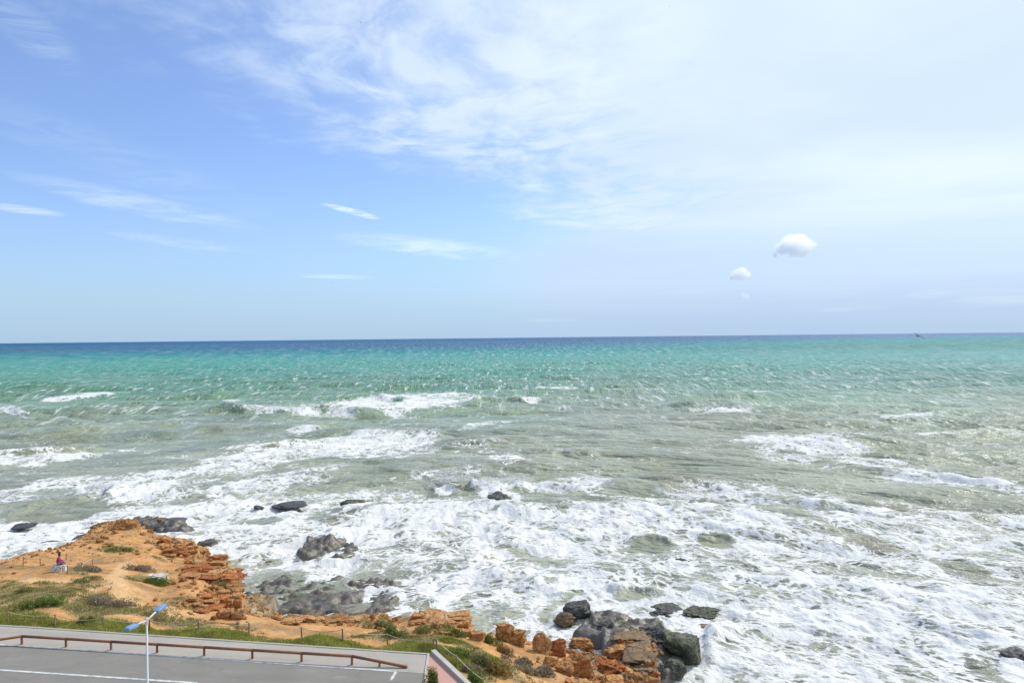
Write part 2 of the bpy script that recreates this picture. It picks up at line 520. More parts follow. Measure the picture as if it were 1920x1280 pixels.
def build_sea():
    s = np.linspace(0.00045, 0.535, 660)          # drop per metre of distance, so rows thin out towards the horizon
    rows = HS / s
    tin = np.linspace(-0.78, 0.78, 1040)
    tout = np.linspace(0.80, 1.6, 46)
    cols = np.concatenate([-tout[::-1], tin, tout])
    D, T = np.meshgrid(rows, cols, indexing='ij')
    X, Y = D * T, D.copy()
    dr = D * D * (s[1] - s[0]) / HS
    dcol = np.maximum(D * 0.0015, 0.02)
    XC = X.copy()
    YC = Y + 0.16 * np.sqrt(X * X + 400.0) + 0.42 * sst(230, 40, Y) * 70 * np.tanh(np.sqrt(X * X + 300.0) / 70)
    Z = np.zeros_like(X)
    SX = np.zeros_like(X)
    SY = np.zeros_like(X)
    rng = np.random.RandomState(11)
    near = 0.50 + 0.50 * sst(55, 170, D)
    for i in range(56):
        lam = 1.6 * (46 / 1.6) ** (i / 55.0)
        th = rng.normal(0, 0.42 if lam < 14 else 0.22)
        k = 2 * np.pi / lam
        A = (0.0165 if lam < 14 else 0.0135) * lam ** 0.78 * rng.uniform(0.6, 1.3)
        if lam > 12:
            A *= 1.15
        wgt = sst(1.6, 4.0, lam / np.maximum(dr, dcol))
        ph = k * (XC * math.sin(th) + YC * math.cos(th)) + rng.uniform(0, 6.28)
        ph = ph + 0.9 * pn(XC / (lam * 2.5), YC / (lam * 2.0), i)
        a = A * wgt * near
        Z += a * np.cos(ph)
        SY += a * 0.75 * math.cos(th) * np.sin(ph)
        SX += a * 0.75 * math.sin(th) * np.sin(ph)
    # wave groups: the sea is rougher in places
    grp = 0.75 + 0.5 * fbm(XC / 60, YC / 90, 3, 5)
    Z *= grp
    foam = np.zeros_like(X)
    wob = fbm(XC / 9, YC / 9, 4, 31)
    wob2 = fbm(XC / 2.2, YC / 2.2, 4, 41)
    # general cover, by distance offshore
    foam = np.maximum(foam, 0.66 * sst(104, 70, D + wob * 10))
    foam = np.maximum(foam, 0.44 * sst(260, 130, D + wob * 30))
    foam = np.maximum(foam, 0.20 + 0 * D)
    for (cx, cy, rx, ry, an, st) in FOAM:
        R = patch_rows(rows, cx, cy, rx, ry, an)
        r = patch_r(X[R], Y[R], cx, cy, rx, ry, an)
        r = r + 0.34 * wob[R] + 0.16 * wob2[R]
        foam[R] = np.maximum(foam[R], st * sst(1.75, 0.30, r))
    for (cx, cy, rx, ry, an, st) in HOLES:
        R = patch_rows(rows, cx, cy, rx, ry, an)
        r = patch_r(X[R], Y[R], cx, cy, rx, ry, an) + 0.35 * wob[R] + 0.2 * wob2[R]
        foam[R] = foam[R] * (1 - st * sst(1.4, 0.35, r))
    for (x0, y0, x1, y1) in WASH:
        q = ((x0 + x1) / 2, y1 - 0.3 * (y1 - y0), 0.62 * (x1 - x0), 0.55 * (y1 - y0) + 3)
        R = patch_rows(rows, *q)
        r = patch_r(X[R], Y[R], *q) + 0.3 * wob2[R]
        foam[R] = np.maximum(foam[R], 0.90 * sst(1.9, 1.15, r))
    for (pts, A, wf, wb, fm) in CRESTS:
        P = sorted([(p.x, p.y) for p in (at(x, y, SEA) for x, y in pts)])
        xs, ys = np.array([p[0] for p in P]), np.array([p[1] for p in P])
        L = xs[-1] - xs[0]
        e = 4 * max(wf, wb) + 4
        i = np.where((rows > ys.min() - e) & (rows < ys.max() + e))[0]
        R = slice(i[0], i[-1] + 1)
        Xr, Yr = X[R], Y[R]
        tp = sst(xs[0], xs[0] + 0.22 * L, Xr) * sst(xs[-1], xs[-1] - 0.22 * L, Xr)
        cy = np.interp(Xr, xs, ys) + 0.9 * wf * pn(Xr / (4 * wf), Xr * 0 + A, 3) + 0.35 * wf * pn(Xr / wf, Yr / (2 * wf), 8)
        d = Yr - cy
        h = np.where(d < 0, np.exp(-(d / wf) ** 2), np.exp(-(d / wb) ** 2))
        hA = A * tp * (0.8 + 0.4 * pn(Xr / (5 * wf), Yr / 20, 12))
        Z[R] += hA * h
        SY[R] += -0.28 * hA * h * np.where(d < 0, 1, np.exp(-(d / wb) ** 2))
        if fm > 0:
            lip = tp * np.exp(-((d + 0.3 * wf) / (1.0 * wf)) ** 2) * (0.75 + 0.5 * pn(Xr / (3 * wf), Yr / 6, 21))
            foam[R] = np.maximum(foam[R], fm * np.clip(lip, 0, 1))
    # churned white water stands up in lumps
    lump = 1.3 * fbm(XC / 2.6, YC / 2.6, 5, 51, 0.55)
    rid = 1 - np.abs(pn(XC / 1.3, YC / 1.1, 77)) * 1.6
    fm = sst(0.45, 0.95, foam)
    lw = sst(220, 90, D)
    Z += fm * (0.16 * lump + 0.07 * rid) * (0.55 + 0.45 * lw) * sst(2.4, 0.4, dr) * 1.3
    # spray thrown up where waves hit rock
    for (cx, cy, rx, ry, hh) in [(205, 925, 44, 13, 1.1), (845, 914, 44, 7, .9), (925, 912, 70, 8, 1.0), (150, 925, 30, 8, .6), (1330, 1205, 14, 40, .4), (1255, 1120, 60, 8, .3), (480, 776, 24, 4, .9), (560, 774, 40, 5, 1.1), (1360, 770, 60, 5, 1.0)]:
        R = patch_rows(rows, cx, cy, rx, ry)
        r = patch_r(X[R], Y[R], cx, cy, rx, ry) + 0.25 * wob2[R]
        w = sst(1.2, 0.2, r)
        Z[R] += hh * w * np.clip(0.5 + 0.6 * fbm(X[R] / 2.6, Y[R] / 2.2, 4, 91, 0.5), 0, 1.3)
        foam[R] = np.maximum(foam[R], w * 0.98)
    Z *= np.where(D > 40, 1, 0.6)
    # colour of the water: blue far out, turquoise over sand, grey-green where sand is stirred up
    dd = np.log(D * (1 + 0.16 * fbm(XC / 55, YC / 80, 3, 61)) + 0.02 * np.abs(X))
    glare_right = sst(-0.15, 0.65, X / Y)                      # towards the right: glare and haze painted as pale water, turquoise reaching further out
    dd = dd - 0.95 * glare_right * sst(380, 1300, D)
    stops = [(30, (.320, .325, .245)), (85, (.305, .318, .235)), (120, (.270, .293, .198)), (170, (.235, .285, .190)), (225, (.185, .295, .160)), (300, (.135, .308, .172)),
             (480, (.068, .345, .220)), (850, (.018, .345, .305)), (1250, (.006, .235, .320)), (1900, (.004, .125, .275)), (40000, (.012, .105, .245))]
    lx = np.log([q[0] for q in stops])
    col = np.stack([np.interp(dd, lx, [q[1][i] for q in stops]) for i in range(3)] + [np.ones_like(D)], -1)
    col[..., :3] += (glare_right * sst(150, 300, D))[..., None] * np.array([.075, .085, .145])  # sun glare and sky reflection put into the water colour
    col[..., :3] += (sst(-0.3, 0.1, X / Y) * sst(100, 160, D) * sst(300, 200, D))[..., None] * np.array([.02, .015, .03])
    col[..., :3] += (sst(0.0, 0.6, X / Y) * sst(2000, 4000, D))[..., None] * np.array([.10, .085, .06])  # haze over the far right water, painted into its colour
    mud = sst(0.1, 0.8, fbm(XC / 14, YC / 14, 3, 71)) * sst(260, 120, D)
    col[..., :3] *= (1 - 0.16 * mud[..., None] * np.array([0.6, 1.0, 1.3]))
    me = grid_mesh('sea', X + SX, Y + SY, SEA + Z)
    set_attr(me, 'foam', 'FLOAT', np.clip(foam, 0, 1))
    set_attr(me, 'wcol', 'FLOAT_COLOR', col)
    set_attr(me, 'fuv', 'FLOAT_VECTOR', np.stack([XC, YC, 0 * X], -1))
    mat, g = material('sea_water')
    fa = g.attr('foam')['Fac']
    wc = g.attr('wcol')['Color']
    uv = g.attr('fuv')['Vector']
    wv = g.noise(uv, 0.22, 3, 0.5, col=True)
    p = g.vm('ADD', uv, g.vm('SCALE', g.vm('SUBTRACT', wv, (0.5, 0.5, 0.5)), scale=5.0))
    wv2 = g.noise(uv, 1.1, 2, 0.5, col=True)
    p2 = g.vm('ADD', p, g.vm('SCALE', g.vm('SUBTRACT', wv2, (0.5, 0.5, 0.5)), scale=0.9))
    p2 = g.vm('MULTIPLY', p2, (0.75, 1.0, 1.0))
    n1 = g.noise(p, 0.30, 6, 0.62)
    n2 = g.noise(p2, 0.85, 5, 0.66)
    n3 = g.noise(p2, 2.6, 4, 0.62)

    def web(scale, stretch, amt):
        wv3 = g.noise(uv, scale * 1.3, 3, 0.6, col=True)
        q = g.vm('ADD', p, g.vm('SCALE', g.vm('SUBTRACT', wv3, (0.5, 0.5, 0.5)), scale=amt / scale))
        vo = g.n('ShaderNodeTexVoronoi', feature='DISTANCE_TO_EDGE', voronoi_dimensions='2D')
        g.put(vo.inputs['Vector'], g.vm('MULTIPLY', q, (stretch, 1.0, 1.0)))
        vo.inputs['Scale'].default_value = scale
        return g.m('SUBTRACT', 1.0, g.m('MULTIPLY', vo.outputs['Distance'], 2.6), clamp=True)
    w1 = web(0.55, 0.50, 1.5)
    w2 = web(1.6, 0.52, 1.3)
    lace = g.m('MAXIMUM', g.m('MULTIPLY', w1, 0.92), w2)
    lace = g.m('POWER', lace, 1.5)
    n1c = g.step(n1, 0.25, 0.75, 0.0, 1.0, smooth=False)
    n2c = g.step(n2, 0.27, 0.73, 0.0, 1.0, smooth=False)
    n3c = g.step(n3, 0.27, 0.73, 0.0, 1.0, smooth=False)
    n = g.m('ADD', g.m('MULTIPLY', n1c, 0.24), g.m('MULTIPLY', n2c, 0.18))
    n = g.m('ADD', n, g.m('MULTIPLY', n3c, 0.18))
    n = g.m('ADD', n, g.m('MULTIPLY', lace, 0.40))
    # stretched shreds of old foam and small whitecaps further out
    ps = g.vm('MULTIPLY', p, (0.10, 0.34, 1.0))
    nsx = g.noise(ps, 1.0, 5, 0.62)
    n = g.m('ADD', g.m('MULTIPLY', n, 0.76), g.m('MULTIPLY', g.step(nsx, 0.3, 0.72, 0.0, 1.0, smooth=False), 0.24))
    n = g.m('MULTIPLY_ADD', g.m('SUBTRACT', n, 0.5), 1.6, 0.5)
    thr = g.m('SUBTRACT', 1.0, fa)
    k = g.m('SUBTRACT', n, g.m('MULTIPLY_ADD', thr, 0.97, 0.215))
    mask = g.step(k, -0.06, 0.10)
    # thin milky foam round the thick foam
    milky = g.m('MULTIPLY', g.step(k, -0.30, 0.05), g.step(fa, 0.3, 0.8, 0.0, 0.22))
    wcol2 = g.mix(milky, wc, (0.46, 0.48, 0.44))
    foamcol = g.mix(g.step(n1, 0.3, 0.7), (0.60, 0.60, 0.59), (0.76, 0.75, 0.72))
    # ripples near by, longer seas further out
    pr = g.vm('MULTIPLY', g.vm('ADD', uv, g.vm('SCALE', wv2, scale=0.6)), (0.42, 1.0, 1.0))
    h1 = g.noise(pr, 0.55, 5, 0.62)
    h2 = g.noise(pr, 0.13, 4, 0.62)
    hB = g.noise(g.vm('MULTIPLY', uv, (0.22, 0.060, 1.0)), 1.0, 5, 0.68)
    hC = g.noise(g.vm('MULTIPLY', uv, (0.10, 0.012, 1.0)), 1.0, 5, 0.68)
    ux, uy, uz = g.sep(uv)
    wB = g.step(uy, 160.0, 330.0)
    wC = g.step(uy, 500.0, 1100.0)
    hh = g.m('ADD', g.m('MULTIPLY', h1, 0.9), g.m('MULTIPLY', h2, 4.4))
    hh = g.m('ADD', hh, g.m('MULTIPLY', g.m('MULTIPLY', hB, wB), 9.0))
    hh = g.m('ADD', hh, g.m('MULTIPLY', g.m('MULTIPLY', hC, wC), 30.0))
    nb = g.bump(hh, 1.0, 1.0)
    # whitecaps scattered over the outer water
    cB = g.noise(g.vm('MULTIPLY', uv, (0.34, 0.075, 1.0)), 1.3, 6, 0.70)
    cC = g.noise(g.vm('MULTIPLY', uv, (0.14, 0.013, 1.0)), 1.3, 6, 0.70)
    capB = g.m('MULTIPLY', g.step(cB, 0.555, 0.63), g.m('MULTIPLY', g.step(uy, 120.0, 230.0), g.step(uy, 700.0, 1100.0, 1.0, 0.0)))
    capC = g.m('MULTIPLY', g.step(cC, 0.555, 0.63), g.m('MULTIPLY', g.step(uy, 500.0, 900.0), g.step(uy, 2500.0, 6000.0, 1.0, 0.0)))
    cap = g.m('MAXIMUM', capB, capC)
    mask = g.m('MAXIMUM', mask, g.m('MULTIPLY', cap, 0.75))
    # lighter and darker seas: water colour varies with the same noise as the bump
    tone = g.m('ADD', g.m('MULTIPLY', g.m('SUBTRACT', hB, 0.5), wB), g.m('MULTIPLY', g.m('SUBTRACT', hC, 0.5), wC))
    tone = g.m('ADD', g.m('MULTIPLY', tone, 1.7), 1.0)
    wA = g.m('SUBTRACT', 1.0, wB)
    tone = g.m('ADD', tone, g.m('MULTIPLY', g.m('MULTIPLY', g.m('SUBTRACT', h2, 0.5), 1.5), wA))
    tone = g.m('ADD', tone, g.m('MULTIPLY', g.m('MULTIPLY', g.m('SUBTRACT', h1, 0.5), 0.7), wA))
    wcol2 = g.mix(1.0, wcol2, g.xyz(tone, tone, tone), 'MULTIPLY')
    water = g.bsdf(wcol2, g.step(uy, 200.0, 900.0, 0.26, 0.36), g.step(uy, 120.0, 800.0, 0.26, 0.09), nb, ior=1.333)
    hf = g.m('ADD', g.m('MULTIPLY', mask, 0.10), g.m('MULTIPLY', n3, 0.16))
    foam_b = g.bsdf(foamcol, 0.85, 0.15, g.bump(hf, 0.8, 1.0))
    mx = g.n('ShaderNodeMixShader')
    g.put(mx.inputs[0], mask)
    g.t.links.new(water, mx.inputs[1])
    g.t.links.new(foam_b, mx.inputs[2])
    g.out(mx.outputs[0])
    o = link('sea', me, mat)
    tag(o, 'rough turquoise sea turning grey-green and foamy by the shore', None, None, 'structure')


def build_spray():
    """drops thrown up along the breaking crests and where waves hit rock"""
    rng = np.random.RandomState(77)
    V = np.array([(1, 0, 0), (-1, 0, 0), (0, 1, 0), (0, -1, 0), (0, 0, 1), (0, 0, -1)], float)
    Fo = np.array([(0, 2, 4), (2, 1, 4), (1, 3, 4), (3, 0, 4), (2, 0, 5), (1, 2, 5), (3, 1, 5), (0, 3, 5)])
    C, S = [], []
    runs = [([(470, 769), (600, 770)], 1300, 1.5, 1.3, .10), ([(1310, 764), (1420, 767)], 1100, 1.4, 1.2, .10), ([(20, 862), (180, 845)], 1000, .9, .8, .07),
            ([(90, 747), (225, 738)], 700, 1.4, 1.0, .10), ([(550, 805), (600, 804)], 500, 1.0, .9, .08), ([(820, 907), (1000, 908)], 2600, 1.0, 1.1, .055),
            ([(170, 922), (235, 922)], 2200, 1.0, 1.5, .055), ([(650, 812), (840, 815)], 900, 1.0, .7, .08), ([(1640, 776), (1760, 781)], 700, 1.4, .9, .10),
            ([(570, 1020), (650, 1022)], 500, .8, .5, .04), ([(1215, 1130), (1360, 1135)], 700, .8, .45, .035), ([(1335, 1180), (1335, 1245)], 500, .6, .4, .035)]
    for pts, n, wd, hh, sz in runs:
        a, b = at(*pts[0], SEA), at(*pts[1], SEA)
        t = rng.rand(n)
        clump = np.clip(0.5 + 0.9 * pn(t * 9, t * 0 + n, 5), 0.05, 1.3)
        z = SEA + 0.5 + hh * clump * rng.rand(n) ** 1.8
        x = a.x + (b.x - a.x) * t + rng.normal(0, wd * .35, n)
        y = a.y + (b.y - a.y) * t + rng.normal(0, wd * .6, n)
        C.append(np.stack([x, y, z], -1))
        S.append(sz * (0.3 + 0.7 * rng.rand(n) ** 2))
    C, S = np.concatenate(C), np.concatenate(S)
    co = C[:, None, :] + V[None] * S[:, None, None] * (0.6 + 0.8 * rng.rand(len(C), 6, 1))
    fa = (Fo[None] + (np.arange(len(C)) * 6)[:, None, None]).reshape(-1, 3)
    me = bpy.data.meshes.new('spray')
    me.from_pydata(co.reshape(-1, 3).tolist(), [], fa.tolist())
    m, g = material('spray_drops')
    g.out(g.bsdf((0.78, 0.79, 0.79), 0.6, 0.3))
    tag(link('spray', me, m), 'white spray flying off the breaking waves', None, None, 'stuff')


build_sea()
build_spray()

# ------------------------------------------------------------------ land: headland, shore and the strip by the road
# top edge of the land, seen in the photograph (px, py) with the height of that edge
COAST = [(-900, 1120, -1.0), (-300, 1105, -0.9), (-120, 1078, -0.9), (0, 1050, -0.9), (45, 1038, -0.9), (100, 1027, -1.0), (150, 1012, -1.2), (172, 990, -1.4),
         (205, 978, -1.4), (240, 978, -1.5), (262, 992, -1.7), (300, 1002, -1.9), (340, 1012, -2.0), (392, 1026, -2.2), (370, 1042, -2.3), (345, 1046, -2.2), (400, 1048, -2.0),
         (432, 1062, -2.2), (446, 1078, -2.4), (440, 1098, -2.2), (446, 1112, -2.0), (440, 1128, -1.9), (424, 1146, -1.8), (448, 1158, -2.4),
         (500, 1158, -2.9), (560, 1158, -3.2), (640, 1162, -3.2), (690, 1158, -2.9), (752, 1164, -2.4), (768, 1150, -1.9), (800, 1145, -1.9),
         (868, 1152, -1.9), (884, 1166, -2.1), (892, 1186, -2.3), (925, 1196, -2.6), (975, 1200, -3.0), (1005, 1208, -3.2), (1060, 1212, -3.4),
         (1110, 1222, -3.6), (1140, 1235, -3.7), (1175, 1262, -3.7), (1188, 1300, -3.7), (1190, 1400, -3.7), (1170, 1700, -3.7)]
TOPS = [(-900, 1180, 0), (-400, 1175, 0), (-400, 1130, -.3), (0, 1165, -.02), (200, 1175, -.02), (400, 1190, -.02), (600, 1200, -.03), (800, 1218, -.03), (0, 1145, -.1), (200, 1155, -.12), (400, 1172, -.25),
        (0, 1100, -.35), (100, 1072, -.55), (200, 1100, -.4), (110, 1120, -.15), (60, 1128, 0.05), (250, 1040, -.95), (200, 1005, -1.2), (240, 985, -1.1), (330, 1020, -1.7),
        (400, 1062, -1.7), (350, 1090, -1.1), (350, 1110, -.9), (430, 1120, -1.6), (400, 1145, -.9), (300, 1140, -.3), (430, 1160, -1.2), (470, 1172, -1.0),
        (540, 1176, -1.1), (560, 1165, -2.2), (640, 1180, -1.2), (640, 1168, -2.3), (720, 1166, -2.0), (720, 1185, -.7), (780, 1155, -1.6), (860, 1158, -1.7), (820, 1172, -1.2), (880, 1180, -1.7),
        (820, 1192, -.5), (880, 1200, -1.0), (940, 1206, -1.9), (1000, 1222, -2.5), (1060, 1240, -2.9), (1120, 1275, -3.3), (860, 1215, -.3), (900, 1240, -.4), (950, 1250, -1.0),
        (1000, 1262, -1.9), (960, 1275, -.9), (1020, 1300, -2.0), (870, 1260, -.03), (813, 1220, -.02), (900, 1300, -.1), (1000, 1330, -1.2), (1100, 1360, -2.9), (950, 1500, 0), (1050, 1600, -1), (1200, 1500, -3.2)]
FLOOR = -7.0
GX0, GX1, GY0, GY1, GS = -62.0, 24.0, 24.0, 76.0, 0.14


def build_terrain():
    xs = np.arange(GX0, GX1, GS)
    ys = np.arange(GY0, GY1, GS)
    X, Y = np.meshgrid(xs, ys)
    cp = [at(a, b, z) for a, b, z in TOPS] + [at(a, b, z) for a, b, z in COAST]
    num = np.zeros_like(X)
    den = np.zeros_like(X)
    for p in cp:
        w = 1.0 / ((X - p.x) ** 2 + (Y - p.y) ** 2 + 0.6) ** 1.6
        num += w * p.z
        den += w
    top = num / den
    # signed distance to the coast polygon (closed on the landward side)
    P = [at(a, b, z).xy for a, b, z in COAST]
    P = [(-70, 40)] + [(p.x, p.y) for p in P] + [(3, 10), (-70, 10)]
    wx = 0.9 * fbm(X / 3.1, Y / 3.1, 4, 3) + 0.35 * pn(X / 0.9, Y / 0.9, 9)
    wy = 0.9 * fbm(X / 3.1, Y / 3.1, 4, 13) + 0.35 * pn(X / 0.9, Y / 0.9, 19)
    XX, YY = X + wx * 0.45, Y + wy * 0.45
    d2 = np.full_like(X, 1e9)
    ins = np.zeros(X.shape, bool)
    n = len(P)
    for i in range(n):
        (ax, ay), (bx, by) = P[i], P[(i + 1) % n]
        ex, ey = bx - ax, by - ay
        L = ex * ex + ey * ey
        t = np.clip(((XX - ax) * ex + (YY - ay) * ey) / L, 0, 1)
        d2 = np.minimum(d2, (XX - ax - t * ex) ** 2 + (YY - ay - t * ey) ** 2)
        c = ((ay > YY) != (by > YY))
        with np.errstate(divide='ignore', invalid='ignore'):
            xi = (bx - ax) * (YY - ay) / (by - ay) + ax
        ins ^= c & (XX < xi)
    sd = np.sqrt(d2) * np.where(ins, 1, -1)
    # cliff profile with beds of rock that stand out as steps
    wcl = 2.2 + 1.2 * fbm(X / 5, Y / 5, 2, 23)
    t = np.clip(-sd / np.maximum(wcl, 0.9), 0, 1)
    prof = 1 - t ** 0.75
    H = FLOOR + (top - FLOOR) * prof
    beds = 0.42
    ph = H / beds + 0.35 * fbm(X / 4, Y / 4, 2, 29) + X * 0.03
    fr = ph - np.floor(ph)
    stp = (np.floor(ph) + sst(0.55, 0.95, fr)) * beds - (0.35 * fbm(X / 4, Y / 4, 2, 29) + X * 0.03) * beds
    face = sst(0.5, -0.4, sd)
    H = H + (stp - H) * face * 0.85
    rough = fbm(X / 0.8, Y / 0.8, 4, 37)
    H += face * 0.16 * rough + (1 - face) * (0.05 * fbm(X / 1.6, Y / 1.6, 4, 43) + 0.10 * fbm(X / 6, Y / 6, 2, 47)) * sst(0.2, 2.0, np.abs(sd))
    # broken ground near the edge
    edge = sst(3.2, 0.2, sd) * sst(-0.5, 0.3, sd)
    blk = np.maximum(0, pn(X / 1.1, Y / 0.8, 53)) * edge
    H += 0.28 * blk
    # wave-cut platforms just at the water
    reef = np.zeros_like(X)
    for (cx, cy, rx, ry, an, zz, am) in [(600, 1110, 165, 42, 0, -4.74, .30), (500, 1085, 70, 40, 30, -4.7, .3), (610, 1035, 60, 26, 0, -4.1, .5), (1165, 1188, 95, 34, 8, -4.22, .25),
                                         (1215, 1225, 75, 48, 30, -4.2, .3), (480, 1150, 45, 25, -30, -3.9, .2), (300, 985, 60, 12, 10, -4.3, .4), (1180, 1240, 70, 40, 40, -3.9, .25)]:
        r = patch_r(X, Y, cx, cy, rx, ry, an) + 0.3 * fbm(X / 3, Y / 3, 3, 57)
        w = sst(1.18, 0.82, r)
        lev = zz + am * (fbm(X / 2.2, Y / 2.2, 4, 59, 0.55)) + 0.14 * rough + 0.22 - 0.30 * np.abs(pn(X / 1.7, Y / 0.9, 101)) - 0.30 * np.abs(pn(X / 0.6, Y / 0.5, 103))
        H = np.maximum(H, FLOOR + (lev - FLOOR) * w)
        reef = np.maximum(reef, w)
    # road side: flat and just below the paving
    a0, a1 = at(0, 1172, 0), at(803, 1226, 0)
    nx, ny = -(a1.y - a0.y), (a1.x - a0.x)
    ln = math.hypot(nx, ny)
    sr = ((X - a0.x) * nx + (Y - a0.y) * ny) / ln           # + = seaward of the pavement edge
    b0, b1 = at(812, 1225, 0), at(872, 1281, 0)
    mx_, my_ = (b1.y - b0.y), -(b1.x - b0.x)
    lm = math.hypot(mx_, my_)
    sb = ((X - b0.x) * mx_ + (Y - b0.y) * my_) / lm         # + = left of the red path's outer kerb
    paved = sst(0.10, -0.12, sr) * sst(-0.25, 0.05, sb)
    H = H * (1 - paved) + (-0.16) * paved
    H = np.where((paved > 0) & (paved < 1), np.minimum(H, 0.02), H)

    # ---- colours of soil, scrub, rock (real surface colours)
    def C(*c):
        return np.array(c)
    n1 = fbm(X / 2.6, Y / 2.6, 4, 63)
    n2 = fbm(X / 0.7, Y / 0.7, 4, 67)
    n3 = fbm(X / 0.3, Y / 0.3, 3, 69)
    soil = C(.465, .240, .090) * (1 + 0.20 * n1[..., None] + 0.16 * n2[..., None]) + C(.10, .085, .06) * np.clip(n3, 0, 1)[..., None] * 0.8
    pale = sst(0.15, 0.7, fbm(X / 1.9, Y / 1.1, 4, 73))
    soil = soil + (C(.57, .39, .22) - soil) * (0.45 * pale)[..., None]
    mot = sst(0.05, 0.65, fbm(X / 3.4 + 0.4 * n2, Y / 1.5, 4, 97)) * sst(0.2, 1.5, sd)
    soil = soil + (C(.30, .185, .090) * (1 + .25 * n2[..., None]) - soil) * (0.85 * mot)[..., None]
    col = soil.copy()
    scr = np.zeros_like(X)
    for (cx, cy, rx, ry, an, st) in [(60, 1122, 130, 30, 0, .97), (190, 1132, 140, 26, 0, 1.0), (330, 1152, 150, 16, 4, .97), (120, 1095, 80, 9, 0, .6), (-200, 1130, 250, 40, 0, .9), (155, 1064, 38, 11, -6, .85), (265, 1062, 34, 14, 0, .7), (160, 1085, 45, 10, 0, .6),
                                     (360, 1105, 60, 14, 0, .5), (20, 1100, 40, 14, 0, .7), (400, 1092, 45, 8, 0, .65), (250, 1110, 30, 10, 0, .4), (440, 1160, 50, 12, 0, .8), (720, 1172, 60, 14, 0, .9),
                                     (830, 1186, 70, 16, 6, .9), (900, 1215, 90, 24, 25, .9), (890, 1250, 60, 30, 30, .9), (1010, 1255, 70, 36, 38, .85), (960, 1230, 60, 26, 30, .8), (300, 1020, 14, 5, 0, .5), (560, 1188, 160, 9, 3, .5)]:
        r = patch_r(X, Y, cx, cy, rx, ry, an, -0.4) + 0.38 * n1 + 0.25 * n2
        scr = np.maximum(scr, st * sst(1.25, 0.55, r))
    scrub = C(.27, .205, .10) * (1 + 0.35 * n1[..., None] + 0.25 * n3[..., None])
    grey = sst(0.1, 0.6, fbm(X / 3.3, Y / 3.3, 3, 79))
    scrub = scrub + (C(.27, .21, .14) - scrub) * (0.7 * grey)[..., None]
    col = col + (scrub - col) * scr[..., None]
    # worn footpaths
    for pts, wd in [([(60, 1090), (140, 1090), (215, 1075), (235, 1040)], .5), ([(215, 1085), (230, 1110), (270, 1135), (330, 1150)], .55), ([(120, 1140), (180, 1105), (220, 1092)], .35)]:
        Q = [at(a, b, -.5) for a, b in pts]
        dm = np.full_like(X, 1e9)
        for a, b in zip(Q[:-1], Q[1:]):
            ex, ey = b.x - a.x, b.y - a.y
            tt = np.clip(((X - a.x) * ex + (Y - a.y) * ey) / (ex * ex + ey * ey), 0, 1)
            dm = np.minimum(dm, np.hypot(X - a.x - tt * ex, Y - a.y - tt * ey))
        w = sst(wd * 1.6, wd * 0.5, dm + 0.35 * n1 * wd)
        col = col + (C(.60, .38, .19) * (1 + .12 * n2[..., None]) - col) * (0.85 * w)[..., None]
    rock = C(.45, .245, .10) * (1 + 0.28 * n2[..., None] + 0.15 * n3[..., None])
    red = sst(0.0, 0.6, fbm(X / 1.5 + H * 2, Y / 1.5, 3, 83))
    rock = rock + (C(.33, .105, .035) - rock) * (0.55 * red)[..., None]
    fc = sst(0.7, -0.1, sd)
    col = col + (rock - col) * fc[..., None]
    # wet, weed-dark rock below the splash line
    wetline = -3.35 + 0.35 * fbm(X / 2, Y / 2, 3, 87)
    wet = sst(wetline + 0.30, wetline - 0.30, H)
    # tan apron washed by the waves at the back of the cove
    tanr = patch_r(X, Y, 480, 1135, 48, 40, -25, -3.6) + 0.3 * n1
    tan = sst(1.2, 0.6, tanr)
    wetc = C(.125, .108, .090) * (1 + 0.4 * n2[..., None])
    weed = sst(0.15, 0.55, fbm(X / 1.8, Y / 1.8, 3, 89))
    wetc = wetc + (C(.085, .095, .045) - wetc) * (0.6 * weed)[..., None]
    wetc = wetc + (C(.30, .20, .095) * (1 + .3 * n2[..., None]) - wetc) * (0.9 * tan)[..., None]
    pinkr = sst(1.2, 0.6, patch_r(X, Y, 620, 1164, 90, 10, 2, -2.8) + 0.4 * n1)
    col = col + (C(.55, .36, .23) * (1 + .25 * n2[..., None] + .2 * n3[..., None]) - col) * (0.8 * pinkr)[..., None]
    col = col + (wetc - col) * wet[..., None]
    # green verge ground
    gz = sst(2.1, 1.3, sr + 0.4 * n1) * sst(-0.2, 0.1, sr) * sst(-3.0, 0.5, sb)
    for (cx, cy, rx, ry, an) in [(745, 1196, 60, 11, 0), (830, 1215, 40, 14, 15), (870, 1235, 40, 14, 30), (925, 1200, 18, 6, 0), (850, 1180, 40, 8, 0), (560, 1192, 130, 9, 3), (680, 1198, 90, 11, 3), (760, 1186, 40, 8, 0), (300, 1172, 200, 7, 3)]:
        gz = np.maximum(gz, sst(1.2, 0.6, patch_r(X, Y, cx, cy, rx, ry, an, -.1) + 0.35 * n1))
    gcol = C(.20, .23, .045) * (1 + 0.4 * n2[..., None])
    col = col + (gcol - col) * (0.8 * gz)[..., None]
    col = np.clip(col, 0.01, 0.9)
    keep = H > (SEA - 1.0)
    me = grid_mesh('headland', X, Y, H, keep)
    set_attr(me, 'col', 'FLOAT_COLOR', np.concatenate([col, np.ones(col.shape[:2] + (1,))], -1))
    set_attr(me, 'wet', 'FLOAT', wet)
    mat, g = material('headland_ground')
    c = g.attr('col')['Color']
    w = g.attr('wet')['Fac']
    p = g.pos()
    na = g.noise(p, 6.0, 6, 0.65)
    nb = g.noise(p, 1.3, 5, 0.6)
    k = g.step(na, 0.25, 0.75, 0.72, 1.30, smooth=False)
    c = g.mix(1.0, c, g.xyz(k, k, k), 'MULTIPLY')
    h = g.m('ADD', g.m('MULTIPLY', na, 0.05), g.m('MULTIPLY', nb, 0.10))
